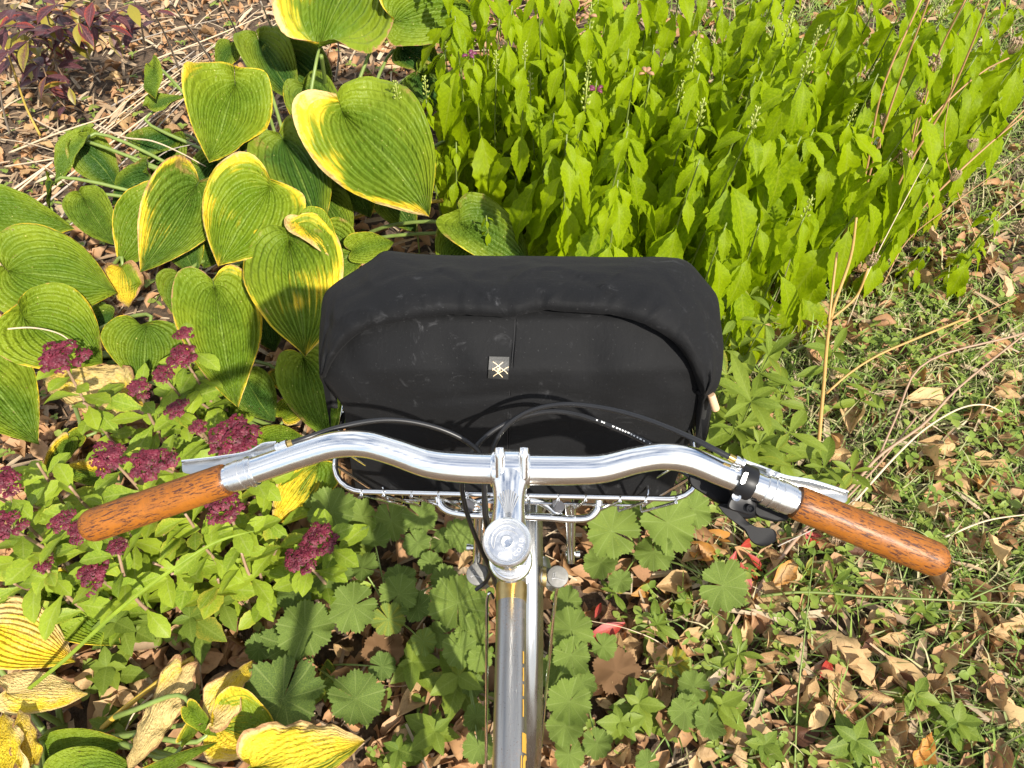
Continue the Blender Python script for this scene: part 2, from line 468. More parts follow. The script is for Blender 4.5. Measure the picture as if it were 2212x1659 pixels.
# raised ring lettering on the cap, bottom to right
def text_mesh(txt, size, extrude=0.0002):
    cu = bpy.data.curves.new('lettering', 'FONT'); cu.body = txt; cu.size = size; cu.extrude = extrude
    cu.align_x = 'CENTER'; cu.align_y = 'CENTER'; cu.resolution_u = 2
    o = bpy.data.objects.new('lettering', cu); COL.objects.link(o)
    dg = bpy.context.evaluated_depsgraph_get()
    me = bpy.data.meshes.new_from_object(o.evaluated_get(dg)); bpy.data.objects.remove(o); bpy.data.curves.remove(cu)
    return me
capx = Vector((1, 0, 0)); capx = (capx - SD * capx.dot(SD)).normalized(); capy = (-SD).cross(capx).normalized()
off = Vector(BIKE.location)
for i, ch in enumerate('DISCORD'):
    a = rad(-118 + i * 21)
    rdir = capx * math.cos(a) + capy * math.sin(a); tdir = -capx * math.sin(a) + capy * math.cos(a)
    R = Matrix((( tdir.x, -rdir.x, -SD.x), (tdir.y, -rdir.y, -SD.y), (tdir.z, -rdir.z, -SD.z))).to_4x4()
    me = text_mesh(ch, .0048)
    link('letter', me, m_etch, ST, Matrix.Translation(S(.0020) + rdir * .0110 - off) @ R)
# a serpent-like etched line and a sunburst on the stem face
ser = [S(.0019) + (capx * math.cos(a) + capy * math.sin(a)) * r for a, r in ((rad(60), .0118), (rad(85), .0124), (rad(115), .0122), (rad(150), .0120), (rad(185), .0118), (rad(205), .0112), (rad(190), .0098), (rad(160), .0092), (rad(130), .0092), (rad(95), .0088), (rad(60), .0090), (rad(35), .0096))]
bike('etched_figure', stube(ser, .00035, 50, 5), m_etch, ST)
for k in range(9):
    u0, v0 = 1098, 1120; a = rad(50 + k * 10); 
    p1 = PD(u0 + 9 * math.cos(a), v0 - 14 * math.sin(a), .5638); p2 = PD(u0 + 34 * math.cos(a), v0 - 62 * math.sin(a), .5755)
    bike('etched_ray', tube([p1, p2], [.0002, .0008], 4), m_etch, ST)
# face bolts
for u in (1079, 1132):
    q0 = PD(u, 968, .606); q1 = PD(u - (u - 1105) * .05, 1012, .606)
    bike('bolt', lathe(q0, q1 - q0, [(0.0012, .0018), (-.0004, .0022), (-.0006, .0036), (.0004, .0042), (.004, .0042), (.0042, .0048), (.0075, .0048), (.008, .0044), (.024, .0042), (.027, .002)], 18), m_alu, ST)
HS = bike('headset', lathe(S(.152), SD, [(0, .0146), (0, .0166), (.004, .0170), (.0055, .0160), (.010, .0160), (.0105, .0182), (.0165, .0186), (.018, .0205), (.0235, .0216), (.027, .0217), (.032, .0205), (.036, .0180), (.044, .0178)], 44), m_alu)
bike('steerer', lathe(S(.038), SD, [(0, .0143), (.116, .0143)], 30), m_alu, HS)
HT = bike('head_tube', lathe(S(.188), SD, [(0, .0172), (.20, .0172)], 28), m_steel)
bike('head_lug', lathe(S(.1885), SD, [(0, .0178), (.004, .0184), (.055, .0184), (.056, .0172)], 28), m_lug, HT)
lowr = bike('lower_cup', lathe(S(.376), SD, [(0, .0175), (.002, .0205), (.012, .0215), (.018, .0190)], 28), m_alu_satin, HT)
# top tube
TA = PD(1105, 1272, .795); TB = PD(1100, 1659, .686)
tdir = (TB - TA).normalized()
TT = bike('top_tube', tube([TA - tdir * .012, TA + tdir * .10, TA + tdir * .2, TA + tdir * .36, TA + tdir * .58], .0158, 32), m_steel)
bike('lug_point', tube([TA - tdir * .004, TA + tdir * .006, TA + tdir * .016], [.0166, .0166, .0160], 32), m_lug, TT)
# gold lettering wrapped on the right flank of the tube, and a pinstripe above it
tz = (Vector((0, 0, 1)) - tdir * tdir.z).normalized(); tx = tz.cross(tdir)
if tx.x < 0: tx = -tx
def on_tube(s, ang, h=.0004):           # s metres back from the head, ang degrees to the right of the top line
    return TA + tdir * s + (tz * math.cos(rad(ang)) + tx * math.sin(rad(ang))) * (.0158 + h)
def stripe(name, path, wdeg, parent=TT, mat=m_gold_print):
    """ribbon along (s, ang) path"""
    vs, fs = [], []
    for (s, a) in path:
        for da in (-wdeg / 2, 0, wdeg / 2): vs.append(on_tube(s, a + da))
    for i in range(len(path) - 1):
        for j in range(2): fs.append((i*3 + j, i*3 + j+1, (i+1)*3 + j+1, (i+1)*3 + j))
    return bike(name, (vs, fs), mat, parent)
def letter_o(s0, s1, a0, a1, w_s=.004, w_a=16):
    vs, fs = [], []; n = 24
    for k in range(n):
        t = 2 * math.pi * k / n
        cx = abs(math.cos(t)) ** .5 * math.copysign(1, math.cos(t)); sy = abs(math.sin(t)) ** .5 * math.copysign(1, math.sin(t))
        sm, sh = (s0 + s1) / 2, (s1 - s0) / 2; am, ah = (a0 + a1) / 2, (a1 - a0) / 2
        vs.append(on_tube(sm + sh * cx, am + ah * sy)); vs.append(on_tube(sm + (sh - w_s) * cx, am + (ah - w_a) * sy))
    for k in range(n):
        a, b_ = 2*k, 2*((k+1) % n); fs.append((a, b_, b_+1, a+1))
    return bike('letter', (vs, fs), m_gold_print, TT)
for s0, s1 in ((.070, .082), (.086, .099), (.102, .113), (.116, .132)): stripe('pinstripe', [(s0, 52), ((s0+s1)/2, 53), (s1, 52)], 7)
stripe('letter', [(.146, 62), (.150, 62), (.163, 62)], 30); stripe('letter', [(.149, 74), (.153, 84), (.154, 96)], 14)
letter_o(.1645, .1865, 50, 112); letter_o(.189, .211, 50, 112); letter_o(.2135, .2355, 50, 112)
for s in (.166, .19, .214, .238): stripe('pinstripe', [(s, 44), (s + .009, 43), (s + .018, 44)], 5)
# down tube
bike('down_tube', tube([S(.355), Vector((0.004, .10, .46)), Vector((0.0, -.10, .285))], .0155, 24), m_steel)
# fork
crx = PD(1205, 1245, .95) - PD(1030, 1240, .95)
cr_l = PD(1030, 1240, .95); cr_r = PD(1205, 1245, .95); crc = (cr_l + cr_r) / 2
fork_rake = Vector((0, SD.z * -1, SD.y)).normalized()
AX = crc + SD * .352 + fork_rake * .048
AX.z = max(AX.z, .30)
RW = AX.z                                             # wheel stands on the ground
FK = bike('fork_crown', stube([(*(cr_l + SD * .017), .0115), (*(crc - crx * .22 + SD * .016), .0125), (*(crc + SD * .014), .0175), (*(crc + crx * .22 + SD * .016), .0125), (*(cr_r + SD * .017), .0115)], 0, 30, 20), m_crown)
for q in (cr_l, cr_r):
    bike('fork_cap', lathe(q, SD, [(.0004, .001), (0, .0122), (.0006, .0134), (.0022, .0138), (.030, .0136), (.034, .0125)], 30), m_crown, FK)
    x = q.x
    b0, b1, b2, b3 = q + SD * .012, q + SD * .18, q + SD * .30 + fork_rake * .014, Vector((x, AX.y, AX.z))
    bike('fork_blade', stube([(*b0, .0128), (*b1, .0115), (*b2, .0085), (*b3, .0065)], 0, 20, 16), m_steel, FK)
    bike('crown_band', tube([crc + (q - crc) * .62 + SD * .017, crc + (q - crc) * .72 + SD * .017], .0131, 20), m_lug, FK)
    # scratched emblem on the cap
    e = [q - SD * .0004 + capx * a + capy * b_ for a, b_ in ((-.008, -.003), (-.002, -.002), (.004, -.004), (.009, -.0045))]
    bike('cap_emblem', stube(e, .0004, 12, 4), m_etch, FK)
    e = [q - SD * .0004 + capx * a + capy * b_ for a, b_ in ((-.007, -.005), (-.0055, .004), (-.0035, .004), (-.004, -.001))]
    bike('cap_emblem', stube(e, .0004, 12, 4), m_etch, FK)
# brake calliper bits behind the crown
bike('brake_bolt', lathe(PD(1222, 1196, .955), PD(1245, 1197, .955) - PD(1222, 1196, .955), [(0, .0035), (.013, .0035), (.0135, .0045), (.018, .0045)], 14), m_alu_satin, FK)
bike('brake_bolt', lathe(PD(1038, 1183, .955), PD(1014, 1182, .955) - PD(1038, 1183, .955), [(0, .0035), (.013, .0035), (.0135, .0045), (.018, .0045)], 14), m_alu_satin, FK)

# front wheel
FW = bike('front_wheel', lathe(AX - Vector((.045, 0, 0)), (1, 0, 0), [(0, .006), (.01, .008), (.014, .018), (.018, .018), (.02, .011), (.07, .011), (.072, .018), (.076, .018), (.08, .008), (.09, .006)], 20), m_alu_satin)
def ring(R, prof, seg=72):
    """prof: closed list of (dx, dr) about radius R"""
    vs, fs = [], []; n = len(prof)
    for k in range(seg):
        th = 2 * math.pi * k / seg
        for dx, dr in prof: vs.append(AX + Vector((dx, (R + dr) * math.cos(th), (R + dr) * math.sin(th))))
    for k in range(seg):
        k2 = (k + 1) % seg
        for j in range(n):
            j2 = (j + 1) % n; fs.append((k*n + j, k2*n + j, k2*n + j2, k*n + j2))
    return vs, fs
tr = .021
bike('tyre', ring(RW - tr, [(tr * math.cos(a), tr * math.sin(a)) for a in np.linspace(0, 2 * math.pi, 13)[:-1]]), m_rubber, FW)
bike('rim', ring(RW - .050, [(-.011, .008), (.011, .008), (.012, -.004), (.004, -.012), (-.004, -.012), (-.012, -.004)]), m_alu, FW)
sp_me = mesh_from('spoke', *tube([Vector((0, 0, .018)), Vector((0, 0, RW - .058))], .001, 5))
sp_me.materials.append(m_chrome)
for k in range(32):
    sgn = -1 if k % 2 else 1
    mw = Matrix.Translation(AX - off) @ Matrix.Rotation(2 * math.pi * k / 32, 4, 'X') @ Matrix.Translation((sgn * .030, 0, 0)) @ Matrix.Rotation(-sgn * .105, 4, 'Y')
    link('spoke', sp_me, None, FW, mw)
# fluted fender
FR = RW + .018; prof = []
for j in range(17):
    a = (j / 16 - .5) * 2; prof.append((.0270 * a, -.018 * abs(a) ** 2.2 + .0022 * (math.cos(a * math.pi * 3.0))))
vs, nr = [], 56
for i in range(nr):
    th = rad(40 + (205 - 40) * i / (nr - 1))
    for dx, dr in prof: vs.append(AX + Vector((dx + .002, (FR + dr) * math.cos(th), (FR + dr) * math.sin(th))))
fs = grid_faces(nr, 17); nn = len(vs)
for i in range(nr):
    th = rad(40 + (205 - 40) * i / (nr - 1))
    for dx, dr in prof: vs.append(AX + Vector((dx * .97 + .002, (FR + dr - .0012) * math.cos(th), (FR + dr - .0012) * math.sin(th))))
fs += [tuple(reversed(q)) for q in grid_faces(nr, 17, nn)]
FD = fix_normals(bike('fender', (vs, fs), m_fender))
bike('stay', tube([PD(1204, 1262, .99), PD(1200, 1290, 1.02), PD(1163, 1659, 1.27)], .0024, 8), m_chrome, FD)
bike('stay', stube([PD(1066, 1292, .985), PD(1058, 1280, .98), PD(1053, 1290, .985), PD(1052, 1330, 1.0), PD(1051, 1480, 1.1), PD(1050, 1659, 1.22)], .0024, 40, 8), m_chrome, FD)

# rack on the fork
RK = bike('rack', stube([PD(u, v, .868) for u, v in ((946, 1072), (950, 1088), (966, 1102), (1000, 1110), (1060, 1113), (1180, 1117), (1240, 1121), (1275, 1116), (1291, 1098), (1294, 1080))], .0048, 60, 12), m_chrome)
bike('cross_hoop', stube([PD(u, v, .872) for u, v in ((994, 1109), (1008, 1098), (1030, 1084), (1062, 1078), (1150, 1080), (1176, 1088), (1198, 1104), (1214, 1118))], .0044, 40, 12), m_chrome, RK)
for u0, v0, u1, v1 in ((1030, 1100, 1027, 1216), (1040, 1100, 1034, 1212), (1226, 1088, 1231, 1214), (1238, 1088, 1236, 1214)):
    bike('strut', tube([PD(u0, v0, .87), PD(u1, v1, .956)], .0034, 10), m_chrome, RK)
for u, v in ((1012, 1090), (1206, 1092)):
    p = PD(u, v, .862); ax = Vector((.3, .2, 1)).normalized()
    bike('zip_tie', lathe(p - ax * .004, ax, [(0, .0055), (0, .0078), (.005, .0078), (.005, .0055)], 12), m_ziptie, RK)

# wire basket
BZ, FZ = .893, .775
def bw(x, y, z): return Vector((x + .0035, y - x * .027, z))
def rrect(x0, x1, y0, y1, r, z, n=7):
    pts = []
    for cx, cy, a0 in ((x1 - r, y0 + r, -90), (x1 - r, y1 - r, 0), (x0 + r, y1 - r, 90), (x0 + r, y0 + r, 180)):
        for k in range(n):
            a = rad(a0 + 90 * k / (n - 1)); pts.append(bw(cx + r * math.cos(a), cy + r * math.sin(a), z))
    return pts
def closed_tube(pts, r, seg=10):
    n = len(pts); vs, fs = [], []
    for i, p in enumerate(pts):
        t = (pts[(i+1) % n] - pts[i-1]).normalized(); a = Vector((0, 0, 1)); b_ = t.cross(a).normalized()
        for k in range(seg):
            th = 2 * math.pi * k / seg; vs.append(p + a * r * math.cos(th) + b_ * r * math.sin(th))
    for i in range(n):
        for k in range(seg):
            i2, k2 = (i+1) % n, (k+1) % seg; fs.append((i*seg + k, i*seg + k2, i2*seg + k2, i2*seg + k))
    return vs, fs
BK = bike('basket', closed_tube(rrect(-.192, .192, .357, .60, .034, BZ), .0031), m_chrome)
BK['label'] = 'low chrome wire basket holding the black bag'
bike('lower_frame', closed_tube(rrect(-.158, .158, .398, .572, .022, FZ + .020), .0017, 8), m_chrome, BK)
def hookwire(pts, name='wire'):
    return bike(name, tube(pts, .0017, 7), m_chrome, BK)
for u in (780, 828, 888, 946, 1009, 1074, 1140, 1205, 1264, 1338, 1393, 1458):
    x = (u - 1113) / FPX * .765
    xb = x * .88 + .006
    rim_hook = [bw(x, .3605, BZ - .003), bw(x, .3560, BZ + .0042), bw(x, .3528, BZ), bw(x + .001, .357, BZ - .008)]
    hookwire(rim_hook + [bw(xb, .3985, FZ + .004), bw(xb, .4015, FZ), bw(xb, .568, FZ), bw(xb, .573, FZ + .004), bw(x, .598, BZ)])
for y in (.41, .455, .50, .545):
    yb = .398 + (y - .357) / .243 * .174
    hookwire([bw(-.1945, y, BZ - .002), bw(-.192, y, BZ + .0045), bw(-.188, y, BZ - .006), bw(-.160, yb, FZ + .006), bw(-.156, yb, FZ + .0035), bw(.156, yb, FZ + .0035), bw(.160, yb, FZ + .006), bw(.188, y, BZ - .006), bw(.192, y, BZ + .0045), bw(.1945, y, BZ - .002)])
for sx, yy in ((-1, .386), (1, .386)):
    hookwire([bw(sx * .192, yy, BZ + .004), bw(sx * .150, .398, FZ + .02)], 'corner_wire')

# cables
def cable(name, px, mat=m_housing, r=.0025, n=90):
    return bike(name, stube([PD(*q) for q in px], r, n, 10), mat)
cable('brake_cable', [(630, 957, .620), (665, 945, .622), (742, 921, .635), (845, 907, .655), (943, 924, .672), (1010, 955, .682), (1040, 985, .69), (1046, 1045, .705), (1046, 1095, .725), (1053, 1152, .76), (1062, 1200, .80), (1062, 1225, .85), (1048, 1258, .88), (1028, 1274, .885)])
cable('brake_cable', [(1575, 987, .600), (1540, 969, .603), (1501, 949, .61), (1390, 904, .64), (1300, 881, .662), (1207, 874, .678), (1135, 892, .690), (1085, 930, .70), (1060, 980, .71), (1048, 1040, .735), (1050, 1100, .77), (1060, 1180, .83), (1064, 1215, .88), (1070, 1265, .93)])
sc = cable('shift_cable', [(1500, 1034, .642), (1455, 1005, .648), (1412, 965, .658), (1360, 938, .668), (1300, 913, .678), (1240, 894, .690), (1184, 889, .696), (1115, 905, .700), (1055, 938, .700), (1015, 985, .705), (999, 1044, .715), (1004, 1090, .735), (1020, 1141, .76), (1039, 1187, .79), (1058, 1227, .82), (1075, 1275, .87), (1085, 1330, .95)])
for k, t in enumerate((0, .09, .13, .30, .37, .42, .47, .52, .58, .63, .68, .74, .80, .86, .97)):
    u = 1290 + (1408 - 1290) * t; w = 3.2 if k not in (3, 4, 8, 12) else 5.0
    v = np.interp(u, [1240, 1300, 1360, 1412], [894, 913, 938, 965]) - 2.0
    d = np.interp(u, [1240, 1300, 1360, 1412], [.690, .678, .668, .658]) - .0026
    m = .47
    q = [PD(u - w/2, v - m * w/2 - 1.6, d), PD(u + w/2, v + m * w/2 - 1.6, d), PD(u + w/2 - .6, v + m * w/2 + 1.4, d), PD(u - w/2 - .6, v - m * w/2 + 1.4, d)]
    bike('printed_mark', plate(q, (CP - q[0]).normalized(), .0004), m_white_print, sc)

# ------------------------------------------------------------------ the roll-top bag
BAG = thing('roll_top_bag', (0.004, .49, .785), 'black waxed canvas roll-top bag sitting in the front basket', 'bag')
BP = [(1078, .878), (1055, .866), (975, .811), (900, .766), (800, .732), (690, .726), (640, .745)]
def body_d(v): 
    return float(np.interp(v, [p[0] for p in BP[::-1]], [p[1] for p in BP[::-1]]))
left_e = [(1062, 771), (1020, 761), (930, 747), (880, 741), (852, 722), (822, 700), (795, 702), (768, 708), (717, 735), (672, 775)]
right_e = [(1076, 1446), (1020, 1466), (930, 1498), (880, 1512), (850, 1526), (806, 1536), (770, 1530), (735, 1512), (700, 1485), (660, 1450)]
NR, NC = 44, 60
lE = spline([(a, b_, 0) for a, b_ in left_e], NR); rE = spline([(a, b_, 0) for a, b_ in right_e], NR)
tuck = [(698, 806), (727, 768), (778, 717), (872, 694), (970, 679), (1113, 683), (1166, 672), (1278, 677), (1390, 699), (1457, 735), (1488, 770), (1515, 806), (1519, 842)]
rings_pts, uvs_b = [], []
for i in range(NR):
    row = []
    for j in range(NC):
        c = j / (NC - 1); v = lE[i][0] * (1 - c) + rE[i][0] * c; u = lE[i][1] * (1 - c) + rE[i][1] * c
        # the top rows rise in an arch with the roll's edge
        k = (i / (NR - 1)) ** 2.2
        v -= k * 45 * (1 - (2 * c - 1) ** 2) * (.6)
        d = body_d(v) + (.012 + .022 * (1 - i / (NR - 1))) * abs(2 * c - 1) ** 5 + .004 * (2 * c - 1) ** 2
        p = PD(u, v, d)
        w = mnoise.noise(Vector((p.x * 9, p.y * 9 + 5, p.z * 16))) * .0062 - .0035 * (1 - min(1, 8 * abs(mnoise.noise(Vector((p.x * 6 + p.z * 5, p.y * 4, p.z * 9 + 7)))))) + mnoise.noise(Vector((p.x * 26, p.y * 26, p.z * 30 + 3))) * .0018
        # drape folds running from the roll's ends and a soft dip below the middle
        w += .006 * math.exp(-((u - 760) / 40) ** 2 - ((v - 860) / 60) ** 2) + .007 * math.exp(-((u - 1470) / 45) ** 2 - ((v - 880) / 50) ** 2)
        w += .0030 * math.sin((u - 700) / 52 + 2.2 * mnoise.noise(Vector((u / 160, v / 120, 3)))) * max(0, 1 - abs(v - 780) / 130)
        w -= .006 * math.exp(-((u - 850) / 130) ** 2 - ((v - 905) / 22) ** 2) + .005 * math.exp(-((u - 1330) / 140) ** 2 - ((v - 935) / 26) ** 2)
        p = p + (CP - p).normalized() * w
        row.append(p)
    rings_pts.append(row)
vs, fs = [], []
NB = 24; W = NC + NB
for i, row in enumerate(rings_pts):
    f = i / (NR - 1); yb = .572 + .03 * min(1, f * 1.4)
    z0, z1 = row[0].z, row[-1].z
    vs += row
    for k in range(NB):
        t = (k + 1) / (NB + 1); zz = min(z1 * (1 - t) + z0 * t, .955)
        x0, x1 = row[0].x, row[-1].x; y0, y1 = row[0].y, row[-1].y
        if t < .18: a = t / .18; p = Vector((x1 + .004 * math.sin(a * math.pi), y1 + (yb - y1) * a, zz))
        elif t > .82: a = (1 - t) / .18; p = Vector((x0 - .004 * math.sin(a * math.pi), y0 + (yb - y0) * a, zz))
        else: a = (t - .18) / .64; p = Vector((x1 + (x0 - x1) * a, yb + .008 * math.sin(a * math.pi), zz))
        vs.append(p)
for i in range(NR - 1):
    for j in range(W):
        j2 = (j + 1) % W; fs.append((i*W + j, i*W + j2, (i+1)*W + j2, (i+1)*W + j))
fs.append(tuple(reversed(range(W)))); fs.append(tuple((NR-1)*W + j for j in range(W)))
body = fix_normals(wobj('body', vs, fs, m_canvas, BAG))
from mathutils.bvhtree import BVHTree
bvh = BVHTree.FromPolygons([Vector(v) for v in vs], fs)
def hit(u, v, lift=.0015):
    r = ray(u, v).normalized(); h = bvh.ray_cast(CP, r)
    if h[0] is None: return PD(u, v, body_d(v))
    return h[0] - r * lift

# rolled top: a pillow lofted between its tucked edge and its far edge
outer = [(690, 815, .772), (688, 762, .775), (692, 690, .785), (700, 636, .80), (722, 612, .806), (760, 588, .814), (800, 562, .82), (828, 543, .826), (905, 549, .828), (1077, 552, .830), (1300, 555, .830), (1440, 556, .828), (1472, 560, .822), (1494, 572, .816), (1522, 604, .806), (1549, 640, .80), (1557, 694, .788), (1563, 761, .776), (1550, 837, .765), (1527, 856, .765)]
tucks = [(699, 815, .752), (712, 785, .742), (740, 748, .730), (790, 712, .716), (872, 693, .706), (970, 680, .700), (1060, 683, .699), (1113, 685, .698), (1166, 671, .698), (1222, 674, .699), (1278, 678, .700), (1335, 682, .703), (1390, 700, .708), (1452, 735, .720), (1488, 775, .732), (1520, 850, .750)]
NS = 130
def resample(pts, n, key):
    s = spline([(p[0], p[1], p[2] * 100) for p in pts], 400); s[:, 2] /= 100
    L_ = np.concatenate([[0], np.cumsum(np.linalg.norm(np.diff(s[:, :2], axis=0), axis=1))]); L_ /= L_[-1]
    return np.array([[np.interp(t, L_, s[:, k]) for k in range(3)] for t in np.linspace(0, 1, n)])
O_ = resample(outer, NS, 0); T_ = resample(tucks, NS, 0)
# slide the pairing so the middle of one faces the middle of the other
rows = []
for j in range(NS):
    s = j / (NS - 1); e = abs(2 * s - 1)
    tb = depth_of(hit(T_[j][0], T_[j][1], 0)) - .017
    if abs(tb - T_[j][2]) > .05: tb = T_[j][2]
    T_[j][2] = tb * (1 - e ** 8) + T_[j][2] * e ** 8
    T = PD(*T_[j]); O = PD(*O_[j])
    Tin = PD(T_[j][0] + (1113 - T_[j][0]) * .03, T_[j][1] - 20 * (1 - .5 * e), T_[j][2] + .024)
    nrm = ((CP - T).normalized() * .7 + Vector((0, 0, .6))).normalized()
    h = .016 * (1 - e ** 3) + .009
    sec = [Tin, Tin * .45 + T * .55 + (T - PD(T_[j][0], T_[j][1] - 30, T_[j][2])) * .12]
    NA = 22
    for a_ in range(NA + 1):
        a = a_ / NA
        p = T * (1 - a) + O * a
        bul = h * (math.sin(math.pi * a ** .62)) ** .8 if 0 < a < 1 else 0
        u_, v_ = s * 40, a
        fold = .0050 * mnoise.noise(Vector((s * 13, a * 2.2, 1.7))) + .0026 * mnoise.noise(Vector((s * 38, a * 2.6, 4.1))) - .0032 * (1 - min(1, 9 * abs(mnoise.noise(Vector((s * 7 + a * 1.1, a * 1.6 + s, 2.2)))))) + .004 * (1 - min(1, 8 * abs(mnoise.noise(Vector((s * 10 - a * .8, a * 2.4, 6.6))))))
        fold += .0045 * math.exp(-((s - .50) / .022) ** 2) * math.exp(-(a / .28) ** 2) - .004 * math.exp(-((s - .545) / .02) ** 2) * math.exp(-(a / .25) ** 2)
        fold += .003 * mnoise.noise(Vector((s * 9 + a * 3, a * 7 - s * 2, 9.3)))
        fold *= .8
        pin = e ** 6
        fold += .004 * pin * math.sin(a * 17 + s * 5)
        p = p + nrm * (bul + fold * math.sin(math.pi * min(1, a + .12)) ** .5 if a < .88 else bul + fold * .3)
        sec.append(p)
    O2 = O + Vector((0, .004, -.03)); O3 = O + (Vector((0, -.02, -.075)))
    sec += [O2, O3]
    rows.append(sec)
K = len(rows[0]); vs = [p for r_ in rows for p in r_]; fs = grid_faces(NS, K)
# close the ends
for j in (0, NS - 1):
    base = j * K; c = sum(rows[j], Vector()) / K; vs.append(c); ci = len(vs) - 1
    for k in range(K):
        k2 = (k + 1) % K; q = (base + k, base + k2, ci); fs.append(q if j == 0 else q[::-1])
for j in range(NS - 1): fs.append((j*K + K-1, (j+1)*K + K-1, (j+1)*K, j*K))
roll = fix_normals(wobj('rolled_top', vs, fs, m_canvas, BAG))
# centre seam, label patch with its emblem
bo = lambda n, vf, m, par=BAG: auto_smooth(wobj(n, vf[0], vf[1], m, par), 40)
bo('seam', tube(spline([hit(u, v, .0002) for u, v in ((1112, 690), (1110, 730), (1105, 790), (1100, 850), (1097, 900), (1096, 960), (1096, 1040))], 40), .0006, 6), m_seam)
bo('seam_fold', tube(spline([hit(u, v, .0001) for u, v in ((1117, 690), (1115, 730), (1110, 790), (1104, 850), (1101, 900), (1100, 960), (1100, 1040))], 40), .0009, 6), m_canvas)
def patch(px, lift, n=6):
    g = []
    (a, b_, c, d) = px
    for i in range(n):
        for j in range(n):
            s, t = i / (n-1), j / (n-1)
            g.append(hit((a[0]*(1-t)+b_[0]*t)*(1-s)+(d[0]*(1-t)+c[0]*t)*s, (a[1]*(1-t)+b_[1]*t)*(1-s)+(d[1]*(1-t)+c[1]*t)*s, lift))
    return g
g = patch(((1057, 770), (1100, 771), (1098, 820), (1054, 817)), .0030); g2 = [p - (CP - p).normalized() * .0016 for p in g]
edge = [i for i in range(6)] + [6*i + 5 for i in range(1, 6)] + [30 + j for j in range(4, -1, -1)] + [6*i for i in range(4, 0, -1)]
fs = grid_faces(6, 6) + [tuple(reversed(q)) for q in grid_faces(6, 6, 36)] + [(edge[k], edge[(k+1) % 20], edge[(k+1) % 20] + 36, edge[k] + 36) for k in range(20)]
pt = fix_normals(wobj('label_patch', g + g2, fs, m_patch, BAG, smooth=False))
def zp(x, y): return ((x / 10.367 + 1880) / 1.82278, (y / 10.367 + 1360) / 1.82278)
for st in ([(630, 670), (740, 740), (850, 840), (960, 930), (1070, 1010), (1150, 1070), (1230, 1160)], [(1040, 680), (950, 760), (850, 840), (740, 900), (640, 970)],
           [(630, 950), (700, 1000), (780, 1060), (850, 1130), (930, 1200), (1020, 1300)], [(1270, 880), (1160, 930), (1070, 1010), (960, 1080), (850, 1130), (740, 1190), (650, 1260)],
           [(610, 945), (640, 980), (620, 1020)], [(910, 890), (870, 990), (835, 1090)]):
    bo('emblem_stroke', tube(spline([hit(*zp(*q), .0033) for q in st], 14), .00046, 5), m_logo, pt)
for k in range(4):
    y = 935 + k * 36
    bo('emblem_stroke', tube([hit(*zp(790, y + 6), .0033), hit(*zp(945, y - 4 + 10), .0033)], .00024, 4), m_logo, pt)
# side strap, buckle and wooden toggle at the right end
bo('strap', tube(spline([PD(1519, 838, .772), PD(1516, 858, .775), PD(1520, 872, .782), PD(1516, 905, .80)], 14), .004, 8, True, .4), m_strap)
bo('buckle', tube(spline([PD(1508, 842, .768), PD(1518, 852, .768), PD(1530, 852, .768), PD(1534, 842, .768)], 14), .0035, 8), m_black_plastic)
ta, tb_ = PD(1536, 852, .764), PD(1546, 884, .776)
bo('toggle', lathe(ta, tb_ - ta, [(0, .001), (.0002, .0036), (.001, .0040), ((tb_ - ta).length - .001, .0044), ((tb_ - ta).length, .0040), ((tb_ - ta).length + .0003, .001)], 16), m_toggle)
bo('strap', tube(spline([PD(703, 812, .775), PD(716, 835, .785), PD(722, 880, .81)], 10), .004, 8, True, .4), m_strap)
# ------------------------------------------------------------------ leaf materials
# every leaf object carries in its colour: r = amount of yellowing, g = browning, b = tone (0 pale .. 1 deep), a = random seed
def leaf_nodes(M):
    oi = M.n('ObjectInfo'); sep = M.n('SeparateColor', None, Color=oi.outputs['Color'])
    uv = M.n('SeparateXYZ', None, Vector=M.n('TexCoord').outputs['UV'])
    tc = M.n('TexCoord').outputs['Object']
    rv = M.n('VectorMath', {'operation': 'ADD'}, i0=tc, i1=M.n('CombineXYZ', None, X=M.math('MULTIPLY', oi.outputs['Random'], 17.0), Y=oi.outputs['Random']).outputs[0]).outputs[0]
    return oi, sep.outputs[0], sep.outputs[1], sep.outputs[2], uv.outputs['X'], uv.outputs['Y'], rv
def leaf_finish(M, col, rough, transl, normal=None, alpha=None, spec=0.4, tcol=None):
    b = M.pbsdf(Base_Color=col, Roughness=rough, Specular_IOR_Level=spec)
    t = M.n('BsdfTranslucent', None, Color=tcol if tcol is not None else col)
    if normal is not None: M.put(b.inputs['Normal'], normal); M.put(t.inputs['Normal'], normal)
    mx = M.n('MixShader', None, Fac=transl, i1=b.outputs[0], i2=t.outputs[0]).outputs[0]
    if alpha is not None:
        mx = M.n('MixShader', None, Fac=alpha, i1=mx, i2=M.n('BsdfTransparent').outputs[0]).outputs[0]
    return M.finish(mx)

